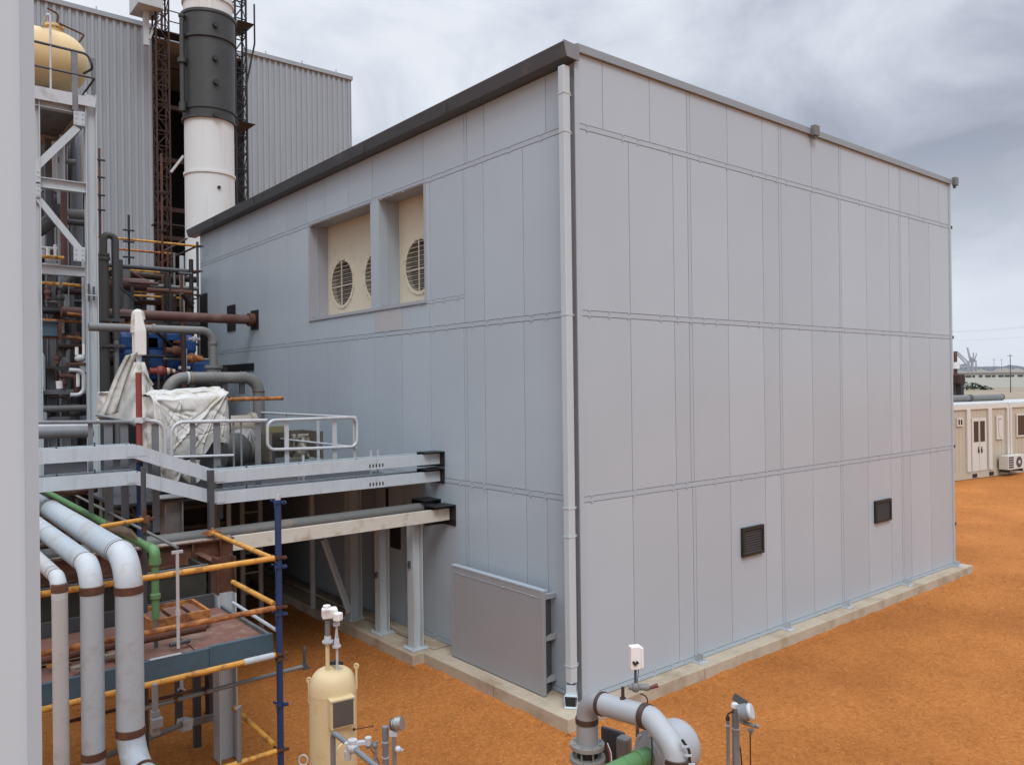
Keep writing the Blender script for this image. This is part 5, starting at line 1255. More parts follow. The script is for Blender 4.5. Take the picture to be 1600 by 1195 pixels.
# lower loose flap under the beam
fl = hy(282, 728, 10.3)
def flapf(u, v):
    return Vector((fl.x-.22+.46*u, 10.35+.05*math.sin(u*11), fl.z+.06-.30*v*(.55+.45*abs(math.sin(u*5.3+.4))))), Vector((0,-1,0))
cloth('loose_flap', flapf, 30, 18, M_tarp, '', lambda u, v: .05*noise.noise(Vector((u*6,v*3,4)))+.03*math.sin(u*22), tp)

# hanging wrapped spout with a tent of cloth spreading from it
yW = 11.6
wt = hy(213, 488, yW); wm = hy(215, 500, yW); wb = hy(217, 556, yW)
sp2 = thing('wrapped_spout', (wb.x, yW, zU), 'white wrapped spout hooked over the rusty pipe with tent-like cloth hanging from it', 'spout')
MB().pipe([hy(222,500,yW), hy(220,488,yW), hy(211,488,yW), hy(209,520,yW)], .045, .07, 14).build('hook_tube', M_tarp, sp2)
a, c = hy(208.5,517,yW), hy(226.5,555,yW)
MB().add([(a.x,yW-.09,c.z),(c.x,yW-.09,c.z),(c.x,yW+.09,c.z),(a.x,yW+.09,c.z),(a.x,yW-.09,a.z),(c.x,yW-.09,a.z),(c.x,yW+.09,a.z),(a.x,yW+.09,a.z),(a.x+.01,yW-.05,wt.z+.02),(a.x+.09,yW-.05,wt.z+.02),(a.x+.09,yW+.05,wt.z+.02),(a.x+.01,yW+.05,wt.z+.02)],
   [(0,3,2,1),(0,1,5,4),(1,2,6,5),(2,3,7,6),(3,0,4,7),(4,5,9,8),(5,6,10,9),(6,7,11,10),(7,4,8,11),(8,9,10,11)]).build('box_wrap', mat('clean_wrap', (.66,.65,.61), .55, var=.05, dirt=(.5,.46,.38), dirt_amt=.15), sp2, bevel=.012)
MB().lathe((wb.x,yW,wb.z-.09),(0,0,1),[(0,.035),(.1,.035)],12).build('neck', M_galv, sp2)
apx = hy(217, 566, yW); base = hy(196, 655, yW)
M_tarp2 = mat('greyer_tarp', (.36,.345,.31), .65, var=.12, dirt=(.22,.18,.13), dirt_amt=.4, dscale=5, bump=.3, bscale=16)
def conef(u, v):
    th = R(150+250*u)   # front half of the tent
    sp_l = .07+.36*v**.9; rx = sp_l*(.95 if math.cos(th) < 0 else .8); ry = sp_l*.8
    wob = 1+.11*math.sin(th*9+v*1.5)*sm(v*1.5)+.08*math.sin(th*4+1)*v
    zz_ = apx.z+(base.z-apx.z)*v*(1.0-.05*math.sin(th*4))
    return Vector((apx.x-.10*v+math.cos(th)*rx*wob, yW+math.sin(th)*ry*wob, zz_)), Vector((math.cos(th), math.sin(th), 0))
cloth('tent_cloth', conef, 72, 40, M_tarp, '', lambda u, v: .03*noise.noise(Vector((u*10,v*4,6))), sp2)
st0, st1 = hy(205, 566, yW-.42), hy(168, 648, yW-.55)
d0 = (st1-st0).normalized()
def strap(u, v):
    return st0+(st1-st0)*v+Vector((.16*(u-.5)*(1+.5*v), .04*math.sin(u*3.1)*-1+.05*math.sin(v*5), .06*(u-.5)))+Vector((.04,0.1,0.12))*(1-v), Vector((0,-1,0))
cloth('grey_sash', strap, 10, 24, M_tarp2, '', lambda u, v: .03*math.sin(u*12), sp2)
yE = yW-.3
def flap2(u, v):
    a = hy(222,578,yE); b_ = hy(240,601,yE); c_ = hy(232,612,yE)
    return a+(b_-a)*v+(c_-b_)*u*v*1.0+Vector((0,.04*math.sin(u*4),0)), Vector((0,-1,0))
cloth('corner_flap', flap2, 10, 14, M_tarp, '', lambda u, v: .02*math.sin(u*6+v*3), sp2)
# small pale cloth bundle left of it, tied at the column
yX = 12.4
def bund(u, v):
    a = hy(152,612,yX); c_ = hy(205,612,yX)
    return Vector((a.x+(c_.x-a.x)*u, yX-.12*math.sin(u*math.pi), a.z-(.50-.22*u)*v*(1-.25*math.sin(u*6)))), Vector((0,-1,0))
o = cloth('draped_cloth', bund, 36, 24, M_tarp, '', lambda u, v: .06*noise.noise(Vector((u*5,v*3,8)))+.05*fold(0,.05,.35,.9,u,v,.05)+.05*fold(.05,0,.9,.2,u,v,.05)+.04*fold(.3,0,.4,1,u,v,.04))
tag(o, 'crumpled off-white cloth slung between the tower column and the tent cloth', 'cloth')

# ------------------------------------------------------------------ machinery on the walkway deck
yM = 12.6
c = hy(375, 690, yM)
t = thing('turbine_casing', (c.x, yM, zU), 'dusty brown grey drum of machinery behind the guard rail right of the tarpaulin', 'machinery')
a, e = hy(350, 662, yM+.3), hy(398, 664, yM+.3)
MB().lathe((a.x-.1,yM+.3,a.z-.06),(1,0,0),[(0,.02),(.0,.17),(.06,.19),(e.x-a.x-.0,.19),(e.x-a.x+.02,.23),(e.x-a.x+.09,.23),(e.x-a.x+.1,.1)],26).build('drum', mat('dusty_metal', (.25,.22,.18), .6, var=.2, dirt=(.36,.30,.22), dirt_amt=.35), t)
p = hy(385, 695, yM-.2)
MB().ball((p.x,yM-.1,p.z-.02),.34,18,1,.7,.85).build('bonnet', mat('sheet_wrap', (.20,.19,.17), .45, metal=.3, var=.2, dirt=(.3,.27,.2), dirt_amt=.3), t)
for k in range(5):
    an = -.9+k*.45; MB().bar((p.x,yM-.36,p.z+.26),(p.x+math.sin(an)*.36,yM-.3,p.z-.2),.018).build('strut', M_galv, t)
p = hy(345, 700, yM-.3); MB().lathe((p.x-.1,yM-.5,p.z-.05),(1,.25,0),[(0,.02),(0,.26),(.1,.28),(.35,.28),(.45,.2)],24).build('cover', M_dpipe, t)
MB().bx(c.x-.6,c.x+.5,yM-.2,yM+.5,zU-.2,hy(375,705,yM).z).build('base_frame', M_greydk, t)
yN = 11.9
a, e = hy(421, 678, yN), hy(505, 678, yN)
t = thing('brown_enclosure', ((a.x+e.x)/2, yN+.5, zU), 'low brown open enclosure with a crumpled lining behind the rail loop', 'enclosure')
MB().bx(a.x,e.x,yN+.7,yN+.75,zU-.1,a.z).bx(e.x-.04,e.x,yN,yN+.70,zU-.1,a.z).bx(a.x,a.x+.04,yN,yN+.70,zU-.1,a.z).build('casing', mat('brown_sheet', (.10,.085,.068), .6, var=.25, dirt=(.16,.13,.1), dirt_amt=.3), t)
b_ = hy(430,668,yN+.2); MB().bx(b_.x-.06,b_.x+.24,yN+.3,yN+.55,a.z+.0,a.z+.10).build('junction_box', mat('khaki_box', (.16,.14,.07), .5), t)
def lin(u, v): return Vector((a.x+.5+(e.x-a.x-.6)*u, yN+.35-.1*math.sin(u*3), a.z-.04-(.42)*v)), Vector((0,-1,0))
cloth('lining', lin, 24, 14, mat('dull_foil', (.24,.22,.18), .5, var=.2), '', lambda u, v: .12*noise.noise(Vector((u*5,v*4,3)))+.05*math.sin(u*9+v*4), t)
for px, w_ in ((489,.06),):
    q = hy(px, 712, yB+.1); MB().lathe((q.x,yB+.45,DZ),(0,0,1),[(0,.05),(.22,.05),(.22,.055),(.25,.055)],14).build('bollard', M_galv, walk)
# blue machine behind
yBm = 17.5
c = hy(245, 550, yBm)
t = thing('blue_machine', (c.x, yBm, c.z-1), 'blue painted lumpy machine in shadow behind the hanging spout', 'machine')
for (px, py, sx_, sz_, sy_) in ((216,536,.42,.22,.3),(243,534,.50,.26,.3),(272,540,.40,.22,.3),(225,564,.48,.25,.35),(262,566,.44,.2,.3),(238,583,.3,.15,.3),(312,575,.26,.2,.25)):
    p = hy(px, py, yBm); MB().bx(p.x-sx_,p.x+sx_,yBm-sy_,yBm+sy_,p.z-sz_,p.z+sz_).build('housing', M_bluem, t, bevel=.12)
MB().bx(c.x-1.0,c.x+1.4,yBm-.2,yBm+.5,DZ+.04,c.z-.3).build('plinth_block', M_shadedk, t)
m = MB()
for px in (230, 258, 285): p = hy(px,550,yBm-.42); m.tube([(p.x,yBm-.4,DZ),(p.x,yBm-.4,p.z+.5)],.035,10)
m.build('stanchions', M_rustdk, t)
for px, py, mt in ((285,517,M_galvw),(288,575,M_galvw),(262,580,M_cream),(275,548,M_rust),(300,560,M_orangerust),(251,580,M_red),(303,530,M_galv),(278,535,M_rust)):
    p = hy(px, py, yBm-.7); s_ = random.uniform(.05,.12)
    MB().ball((p.x,p.y,p.z),s_,10).lathe((p.x-s_*1.8,p.y,p.z),(1,0,0),[(0,s_*.6),(s_*3.6,s_*.6)],10).build('fitting', mt, t)
for (x0,x1,py,mt) in ((228,262,581,M_red),(250,330,581,M_maroon),(215,300,556,M_blackst),(255,330,560,M_gpipe)):
    a, e = hy(x0,py,yBm-.6), hy(x1,py+2,yBm-.6); MB().tube([a,e],.03,10).build('rail', mt, t)
for px, y0_, y1_ in ((291,545,600),(308,380,640)):
    a, e = hy(px,y0_,yBm-.9), hy(px,y1_,yBm-.9)
    if px < 300: MB().tube([a,e],.016,8).build('lance', M_galvw, t)
# brown tangle behind the far scaffold
t = thing('pipe_rack', (1.8, 19, DZ), 'dark rack of brown and grey pipework behind the orange far scaffold', 'pipe rack')
rr = random.Random(21)
for k in range(64):
    y = rr.uniform(18.2, 21.0); p = hy(rr.uniform(160, 296), rr.uniform(410, 640), y); mt = rr.choice([M_rustdk,M_rustdk,M_dpipe,M_gpipe,M_greydk,M_maroon,M_shadedk])
    if rr.random() < .45: MB().tube([(p.x-rr.uniform(.5,2.2),y,p.z),(min(p.x+rr.uniform(.2,1.0), hy(304,p.z,y).x),y,p.z)], rr.choice([.03,.05,.08,.12]), 10).build('run', mt, t)
    else: MB().tube([(p.x,y,max(DZ+.04,p.z-rr.uniform(.8,3))),(p.x,y,p.z)], rr.choice([.03,.05,.07,.1]), 10).build('riser', mt, t)
p0_, p1_ = hy(168,442,18.6), hy(228,442,18.6); MB().lathe((p0_.x,18.6,p0_.z),(1,0,0),[(0,.02),(.05,.14),(p1_.x-p0_.x,.14),(p1_.x-p0_.x+.08,.05)],18).build('vessel', M_maroon, t)

# ------------------------------------------------------------------ yellow upright vessel and instruments in front
V = hd(520, 1060, 6.0); vx, vy, vr = V.x, V.y, .176
zt_v = hd(520, 1043, 6.0).z
t = thing('yellow_vessel', (vx, vy, 0), 'pale yellow upright pressure vessel with a domed top and grey faced side box', 'vessel')
zsh = hd(520, 1079, 6.0).z
prof = [(0,vr)]+[(zsh,vr)]+[(zsh+.0005,vr*1.012),(zsh+.008,vr*1.012)]+[(zsh+.01+(zt_v-zsh-.01)*math.sin(k*math.pi/36), vr*math.cos(k*math.pi/36)**.5) for k in range(1,18)]+[(zt_v,.004)]
MB().lathe((vx,vy,0),(0,0,1),prof,48).build('shell', M_yel2, t)
bd = Vector((-FW.x*.82+RT.x*.50, -FW.y*.82+RT.y*.50, 0)).normalized(); bs_ = Vector((-bd.y, bd.x, 0))
bc = Vector((vx,vy,0))+bd*(vr+.0); zb0, zb1 = hd(540,1135,5.82).z, hd(540,1090,5.82).z
def obox(c, dx_, hw, z0, z1, t0, t1):
    c = Vector(c); s_ = bs_*hw; a = bd
    vs = [c+a*t0-s_, c+a*t0+s_, c+a*t1+s_, c+a*t1-s_]; vs = [v+Vector((0,0,z0)) for v in vs]+[v+Vector((0,0,z1)) for v in vs]
    return MB().add(vs, [(0,1,2,3),(7,6,5,4),(0,4,5,1),(1,5,6,2),(2,6,7,3),(3,7,4,0)])
bx_ = obox(bc, 0, .092, zb0, zb1, -.09, .05).build('side_box', M_yel2, t, bevel=.004)
obox(bc, 0, .077, zb0+.014, zb1-.014, .0505, .056).build('cover_plate', mat('grey_cover', (.10,.10,.10), .35, metal=.3, var=.2), bx_)
m = MB()
for s1 in (-.085,.085):
    for z in (zb0+.007, zb1-.007): m.lathe(bc+bs_*s1+bd*.048+Vector((0,0,z)), bd, [(0,.006),(.014,.006)], 6)
m.build('screws', M_galv, bx_)
for (px, top) in ((484,1062),(555,1040)):
    p = hd(px, 1080, 6.0); q = hd(px, top, 6.0); dn = Vector((p.x-vx,p.y-vy,0)).normalized()
    b0 = Vector((vx,vy,0))+dn*(vr+.004)
    m = MB().bar(b0+Vector((0,0,q.z-.17)), b0+Vector((0,0,q.z)), .026, .012, up=dn)
    m.tube([b0+Vector((0,0,q.z))+FW*0+RT*.015*math.cos(a_)+Vector((0,0,.018*math.sin(a_))) for a_ in [k*math.pi/4 for k in range(9)]], .007, 8)
    m.build('lifting_lug', M_yel2, t)
for (px, py, mt, r_) in ((512,1043,M_yel2,.016),(527,1047,M_galv,.010)):
    b0 = hd(px, py, 5.97); zt2 = hd(px, 1003 if px < 520 else 1012, 5.97).z
    MB().tube([(b0.x,b0.y,zt_v-.06),(b0.x,b0.y,zt2)], r_, 14).build('standpipe', mt, t)
for (px, y0_, y1_, rA, mt) in ((512,1001,992,.038,M_gpipe),(526,1008,997,.03,M_gpipe)):
    b0 = hd(px, y0_, 5.97); z1_ = hd(px,y1_,5.97).z
    MB().lathe((b0.x,b0.y,b0.z-.012),(0,0,1),[(0,rA*1.1),(.014,rA*1.1),(.014,rA*.8),(z1_-b0.z+.01,rA*.6)],16).build('clamp_cup', M_galv, t)
b0 = hd(512,996,5.97); z1_ = hd(512,968,5.97).z; MB().tube([(b0.x,b0.y,b0.z-.02),(b0.x,b0.y,z1_)],.020,14).build('neck', M_gpipe, t)
b0 = hd(526,1000,5.97); z1_ = hd(526,975,5.97).z; MB().tube([(b0.x-.012,b0.y,b0.z-.02),(b0.x+.008,b0.y,z1_+.03)],.008,8).tube([(b0.x+.012,b0.y,b0.z-.02),(b0.x-.002,b0.y,z1_+.03)],.006,8).disc((b0.x,b0.y,z1_),(0,0,1),.026,.016,14).build('neck', M_galv, t)
def camo(p, sx_, sy_, sz_, yaw=0.5):
    m = MB(); rot = Matrix.Rotation(yaw, 3, 'Z')
    vs = [Vector(p)+rot @ Vector((a*sx_/2,b2*sy_/2,c2*sz_/2)) for c2 in (-1,1) for a,b2 in ((-1,-1),(1,-1),(1,1),(-1,1))]
    return m.add(vs, [(0,3,2,1),(4,5,6,7),(0,1,5,4),(1,2,6,5),(2,3,7,6),(3,0,4,7)])
YW = YAW-math.pi/2
p = hd(515,957,5.97); camo(p,.115,.08,.075,YW+.35).build('transmitter', M_white, t, bevel=.012)
p = hd(514.5,950,5.90); MB().lathe((p.x-.02,p.y,p.z+.01),(0,0,1),[(0,.03),(.016,.028)],14).build('transmitter_cap', M_white, t)
p = hd(528,963,5.93); camo(p,.055,.06,.062,YW-.4).build('transmitter', M_white, t, bevel=.010)
m = MB().pipe([hd(513,1036,6.1),hd(528,1034,6.0),hd(534,1036,5.95)],.013,.03,8); m.disc(hd(524,1034,6.0),RT,.02,.03,10); m.build('side_valve', M_blackst, t)
m = MB(); p = hd(553,1139,5.9); m.tube([p, hd(582,1134,5.8)],.004,6).ball(p,.012,8).ball(hd(582,1134,5.8),.008,8); m.build('stem', M_rust, t)
m = MB().pipe([hd(556,1040,6.05), hd(557,1080,6.05)],.004,.01,6); m.build('rod', M_yel2, t)
# looped hose at the lower left
m = [hd(474+7*math.cos(a_)*1.0, 1187+8*math.sin(a_), 5.75) for a_ in [k*.5 for k in range(22)]]
t2 = thing('hose_coil', tuple(m[0]), 'small coil of pale tubing left of the yellow vessel at the bottom border', 'tubing')
MB().tube(m,.006,8).build('tube', M_galvw, t2)

# grey sample pipe with bracket valve in front of the vessel
a, c, e = hd(520,1143,5.3), hd(551,1167,5.1), hd(610,1215,4.7)
t = thing('sample_pipe', (a.x,a.y,0), 'grey pipe with a cast bracket valve passing in front of the yellow vessel', 'pipe')
MB().pipe([(a.x,a.y,0),(a.x,a.y,a.z),tuple(c),tuple(e)],.018,.04,14).build('tube', M_greyst, t)
m = MB().ball(c,.038,14).lathe(c+Vector((0,0,.0)),(e-c),[(-.05,.024),(.05,.024)],12)
m.bar(c+RT*-.05+UP*.02, c+RT*.10+UP*.035,.035,.02).lathe(c+RT*.10+UP*.035,UP,[(-.02,.02),(.03,.022)],12).lathe(c-UP*.08-RT*.03,UP,[(0,.02),(.06,.025)],12).disc(c+UP*.04,UP,.03,.02,14)
m.build('valve_body', M_galv, t)
p = hd(538,1172,5.6); MB().disc(p, bd, .055, .02, 20).build('gauge_cover', M_yel2, t)

# instrument stand with round gauge
q0 = hd(602,1135,5.2)
t = thing('instrument_stand', (q0.x,q0.y,0), 'grey pipe stand topped by a round bright gauge, right of the yellow vessel', 'instrument stand')
MB().tube([(q0.x,q0.y,0),(q0.x,q0.y,q0.z)],.021,16).lathe((q0.x,q0.y,q0.z-.004),(0,0,1),[(0,.022),(.006,.022)],16).build('post', M_greyst, t)
p2 = hd(616,1148,5.15); MB().tube([(p2.x,p2.y,0),(p2.x,p2.y,p2.z)],.014,12).build('post', M_greyst, t)
g = hd(621,1130,5.15); gd = (RT*.9-FW*.25+UP*.2).normalized()
MB().lathe(g-gd*.05,gd,[(0,.02),(.01,.035),(.03,.035),(.03,.028),(.04,.028),(.04,.043),(.085,.043),(.085,.038)],24).build('gauge', M_alum, t)
MB().disc(g-gd*.035,gd,.037,.012,20).build('gauge_band', M_greydk, t)
m = MB().bar(p2+UP*.01-RT*.03,p2+UP*.01+RT*.02,.03,.03).bar(p2+UP*.03,p2-UP*.05,.02,.02).ball(hd(622,1170,5.1),.022,10).bar(hd(618,1166,5.1),hd(630,1172,5.1),.012); m.build('clamp', M_galv, t)
for py in (1159,1183): p = hd(602,py,5.2); MB().lathe((q0.x,q0.y,p.z),(0,0,1),[(0,.024),(.008,.024)],16).build('clip', M_galvw, t)
m = MB().pipe([hd(574,1165,5.1),hd(590,1158,5.1)],.008,.01,8).pipe([hd(586,1162,5.1),hd(588,1175,5.1),hd(584,1195,5.1)],.009,.02,8).ball(hd(586,1164,5.1),.02,10).bar(hd(572,1166,5.1),hd(580,1166,5.1),.018); m.build('needle_valve', M_greyst, t)
m = MB().pipe([hd(550,1155,5.4),hd(575,1162,5.2),hd(590,1185,5.1),hd(600,1215,5.1)],.004,.06,6); m.build('cable', M_greydk, t)

# right-hand instrument pole
q0 = hd(1149,1100,5.6)
t = thing('instrument_pole', (q0.x,q0.y,0), 'grey tube pole with a tilted round light fitting on bare ground at the bottom right', 'instrument pole')
MB().tube([(q0.x,q0.y,0),(q0.x,q0.y,q0.z)],.0255,18).build('pole', M_greyst, t)
MB().lathe((q0.x,q0.y,q0.z-.02),(0,0,1),[(0,.029),(.022,.029),(.028,.024),(.032,.005)],18).build('cap', M_white, t)
p2 = hd(1137,1122,5.6); MB().tube([(p2.x,p2.y,0),(p2.x,p2.y,p2.z)],.012,12).build('conduit', M_gpipe, t)
MB().lathe((p2.x,p2.y,p2.z-.01),(0,0,1),[(0,.015),(.02,.015),(.03,.008)],12).pipe([(p2.x,p2.y,p2.z),(p2.x,p2.y,p2.z+.03),tuple(hd(1146,1110,5.58))],.006,.02,8).build('gland', M_blackst, t)
a, c = hd(1146,1087,5.56), hd(1166,1100,5.5); dd = (c-a).normalized(); n1 = (dd.cross(FW)).normalized()
MB().bar(a, c, .012, .05, up=tuple(-n1)).build('bracket_plate', M_greydk, t)
g = hd(1165,1112,5.45); gd = (RT*.85-FW*.45+UP*.3).normalized()
MB().lathe(g-gd*.04,gd,[(0,.02),(.0,.055),(.05,.058),(.06,.05)],24).build('lamp_body', M_greyst, t)
MB().lathe(g+gd*.022,gd,[(0,.052),(.012,.056),(.025,.05),(.027,.02)],24).build('lamp_rim', M_galvw, t)
m = MB().pipe([hd(1155,1122,5.52),hd(1160,1128,5.48),hd(1181,1134,5.42)],.014,.04,10).lathe(hd(1181,1134,5.42),RT,[(0,.014),(.02,.014)],10); m.build('arm', M_gpipe, t)
MB().lathe(hd(1173,1139,5.44),(0,0,-1),[(0,.024),(.02,.012),(.04,.006)],12).build('gland', M_gpipe, t)
p = hd(1172,1142,5.44); MB().tube([(p.x,p.y,p.z),(p.x,p.y,.0)],.005,8).build('cable', M_rustdk, t)
MB().pipe([hd(1156,1165,5.62),hd(1158,1180,5.6),hd(1161,1220,5.6),(hd(1161,1220,5.6).x,hd(1161,1220,5.6).y,0)],.005,.05,8).build('cable', M_blackst, t)
p = hd(1149,1138,5.6); MB().lathe((q0.x,q0.y,p.z),(0,0,1),[(0,.03),(.008,.03)],18).build('clip', M_galvw, t)
p = hd(1137,1133,5.6); MB().lathe((p2.x,p2.y,p.z),(0,0,1),[(0,.016),(.007,.016)],14).build('clip', M_galvw, t)

# ------------------------------------------------------------------ pump with looping pipe
A = hd(917,1105,6.2); B_ = hd(1018,1121,5.72); C_ = hd(1056,1165,5.45)
t = thing('looping_pipe', (A.x,A.y,0), 'light grey pipe loop with brown joint bands rising from bolted flanges by the plinth corner', 'pipe')
top = hd(932,1090,6.2)
M_lp = mat('pump_pipe_grey', (.34, .355, .365), .4, var=.05, scale=4, dirt=(.30,.29,.27), dirt_amt=.15)
M_lp2 = mat('pump_elbow_grey', (.27,.275,.275), .45, var=.06)
M_bandbr = mat('brown_band', (.055,.028,.022), .5, var=.2)
r_ = .083
zA = A.z+.01
A1 = Vector((A.x,A.y,hd(917,1160,6.2).z)); A2 = Vector((A.x,A.y,hd(917,1092,6.2).z))
dirB = (B_-A2).normalized()
full = fillet([A1,A2,B_,C_+Vector((0,0,-.02)),Vector((C_.x+.01,C_.y-.02,C_.z-.5))], .16, 12)
# split the run at the joints so the elbow keeps its own paint
MB().tube(full, r_, 32).build('tube', M_lp, t)
MB().tube([p for p in full[:14]], r_+.0012, 32, caps=False).build('elbow', M_lp2, t)
def ringat(p, d, w_=.022): MB().lathe(Vector(p)-Vector(d).normalized()*w_, d, [(0,r_),(.002,r_*1.09),(2*w_-.002,r_*1.09),(2*w_,r_)],32).build('joint_band', M_bandbr, t)
ringat(hd(917,1124,6.2), (0,0,1)); ringat(A2.lerp(B_,.0)+dirB*.165, dirB, .016); ringat(A2+dirB*((B_-A2).length-.05), dirB, .026)
ringat(Vector((C_.x+.005,C_.y-.01,hd(1056,1187,5.45).z)), (0,0,1), .022)
# flanges under the riser
for py, rr_, hh in ((1163,.135,.03),(1184,.14,.035)):
    MB().disc((A.x,A.y,hd(917,py,6.2).z),(0,0,1),rr_,hh,28,8).build('flange', mat('flange_grey', (.23,.225,.21), .55, var=.15, dirt=(.16,.13,.10), dirt_amt=.2), t)
m = MB(); z0, z1 = hd(917,1186,6.2).z, hd(917,1160,6.2).z
for k in range(8):
    a_ = k*math.pi/4+.39; m.tube([(A.x+.115*math.cos(a_),A.y+.115*math.sin(a_),z0),(A.x+.115*math.cos(a_),A.y+.115*math.sin(a_),z1)],.008,8)
m.build('studs', M_gpipe, t)
MB().lathe((A.x,A.y,z0),(0,0,1),[(0,.08),(z1-z0,.08)],24).build('bellows', M_blackst, t)
MB().tube([(A.x,A.y,0),(A.x,A.y,hd(917,1186,6.2).z)],.082,28).build('riser', M_green, t)
# instrument on top
bI = A2.lerp(B_,.58)+Vector((0,0,r_*.85)); zI = hd(992,1050,bI.dot(FW) if False else (bI-EYE).dot(FW)).z
t3 = thing('pressure_transmitter', tuple(bI), 'white box instrument on a stem with a red lever valve atop the looping pipe', 'instrument')
MB().lathe(bI,(0,0,1),[(0,.024),(.02,.024),(.024,.013),(.10,.012)],12).build('stem', M_rustdk, t3)
dI = (bI-EYE).dot(FW)
pv = hd(993,1073,dI); MB().ball(pv,.036,16,1,1,1.05).lathe(pv-RT*.05,RT,[(0,.018),(.11,.024),(.12,.026),(.15,.026)],14).build('valve_body', M_gpipe, t3)
MB().tube([hd(1010,1076,dI),hd(1028,1070,dI)],[.011,.016],12).build('lever', mat('lever_red', (.12,.025,.02), .45), t3)
MB().tube([pv+Vector((0,0,.03)), hd(993,1044,dI)],.010,10).tube([pv+Vector((.02,0,.03)), hd(998,1044,dI)+Vector((.0,0,0))],.003,6).build('neck', M_greydk, t3)
pb_ = hd(992,1026,dI); camo(pb_,.085,.06,.175,YW+.25).build('housing', M_white, t3, bevel=.008)
camo(pb_+RT*.048-UP*.0,.02,.05,.15,YW+.25).build('side_cover', M_white, t3, bevel=.004)
cv = pb_-FW*.038-UP*.04-RT*.004; dn = (-FW+RT*.25).normalized()
m = MB()
for a_, b_2 in ((0,0),(.016,.012),(-.012,.014)): m.lathe(cv+RT*a_+UP*b_2,dn,[(-.01,.009),(.012,.009)],10)
m.build('buttons', M_blackst, t3)
m = MB().pipe([hd(1000,1083,dI),hd(1008,1086,dI),hd(1012,1092,dI),hd(1011,1105,dI),hd(1013,1120,dI+.2)],.005,.03,8); m.build('signal_cable', M_blackst, t3)
# pump body
pm = thing('pump', tuple(hz(1040,1300,0)), 'white pump casing with a rounded motor cover behind the looping pipe', 'pump')
vcn = hd(1022,1176,5.85); axp = Vector((-1,0,0))
MB().lathe(vcn-axp*.10,axp,[(0,.05),(0,.15),(.05,.17),(.12,.17),(.15,.13),(.17,.11),(.17,.0)],36).build('volute', M_lp, pm)
m = MB(); u_ = axp.orthogonal().normalized(); w_ = axp.cross(u_)
for k in range(8): a_ = k*math.pi/4; m.lathe(vcn+(u_*math.cos(a_)+w_*math.sin(a_))*.145+axp*.02,axp,[(0,.014),(.04,.014)],8)
m.build('volute_bolts', M_galv, pm)
mc = vcn+Vector((.40,0,-.02)); am = Vector((-1,0,0))
MB().lathe(mc,am,[(0,.005)]+[(.13*(1-math.cos(k*math.pi/16)),.195*math.sin(k*math.pi/16)) for k in range(1,9)]+[(.32,.195),(.33,.16)],40).build('motor_cover', M_lp, pm)
MB().bx(vcn.x-.35,vcn.x+.55,vcn.y-.3,vcn.y+.35,0,.14).build('base_plate', M_conc, pm)
MB().bx(vcn.x-.08,vcn.x+.08,vcn.y-.08,vcn.y+.08,.141,vcn.z-.12).build('pedestal', M_greyst, pm)
m = MB(); 
cpts = [C_+Vector((.0,0,0))+RT*.03+FW*-.06+UP*.07, C_+RT*.08-FW*.06+UP*.0, C_+RT*.085-FW*.05-UP*.12, C_+RT*.07-FW*.05-UP*.2]
MB().pipe(cpts,.010,.08,8).build('cable', M_blackst, pm)
for k in range(3): 
    p = C_+RT*(.05+.022*k)-FW*.075+UP*(.03-.06*k); MB().bar(p-RT*.025,p+RT*.02,.012).build('cable_clip', M_galvw, pm)
gs = vcn+axp*.32; MB().tube([vcn+axp*.05, vcn+axp*1.6],.066,28).lathe(gs,axp,[(0,.070),(.008,.070)],28).lathe(vcn+axp*.17,axp,[(0,.075),(.02,.075)],28).build('suction_pipe', M_green, pm)
p = hd(958,1165,6.35); camo(p+Vector((0,0,-.05)),.03,.22,.38,YW+.9).build('guard_plate', M_greydk, pm, bevel=.02)
p = hd(975,1172,6.2); camo(p,.10,.10,.22,YW+.9).build('coupling_guard', M_gpipe, pm, bevel=.02)
MB().tube([hd(996,1130,6.0),hd(996,1150,6.05)],.014,10).build('drain_stub', M_gpipe, pm)
MB().pipe([hd(1018,1142,5.6),hd(1019,1170,5.6),hd(1018,1200,5.6)],.005,.05,8).build('cable', M_blackst, pm)
# red and white hoses beside the flange
t = thing('red_hose', tuple(hd(952,1185,6.1)), 'thin red and white hoses standing between flanges and pump', 'hose')
MB().pipe([hd(955,1210,6.1),hd(953,1180,6.15),hd(948,1162,6.2)],.007,.1,8).build('hose', M_red, t)
MB().pipe([hd(957,1210,6.1),hd(955,1175,6.15),hd(949,1160,6.2)],.004,.1,8).build('hose', M_white, t)

# ------------------------------------------------------------------ cabins and far yard
ca, cb = hz(1492,752,0), hz(1600,738,0); cdv = (cb-ca).normalized(); cn = Vector((cdv.y,-cdv.x,0))   # outward, towards the yard
def cpt(px): 
    # point of the cabin front line under photo column px
    d = ray(px, 745); k = (ca.x*cdv.y-ca.y*cdv.x)/(d.x*cdv.y-d.y*cdv.x); return Vector((d.x*k, d.y*k, 0))
def along(px): return (cpt(px)-ca).dot(cdv)
CZ = 2.86
def cab_box(t, s0, s1, z0, z1, o0, o1, nm, mt):
    vs = [ca+cdv*s+cn*o for s, o in ((s0,o0),(s1,o0),(s1,o1),(s0,o1))]
    vs = [v+Vector((0,0,z0)) for v in vs]+[v+Vector((0,0,z1)) for v in vs]
    return MB().add(vs, [(0,3,2,1),(4,5,6,7),(0,1,5,4),(1,2,6,5),(2,3,7,6),(3,0,4,7)]).build(nm, mt, t)
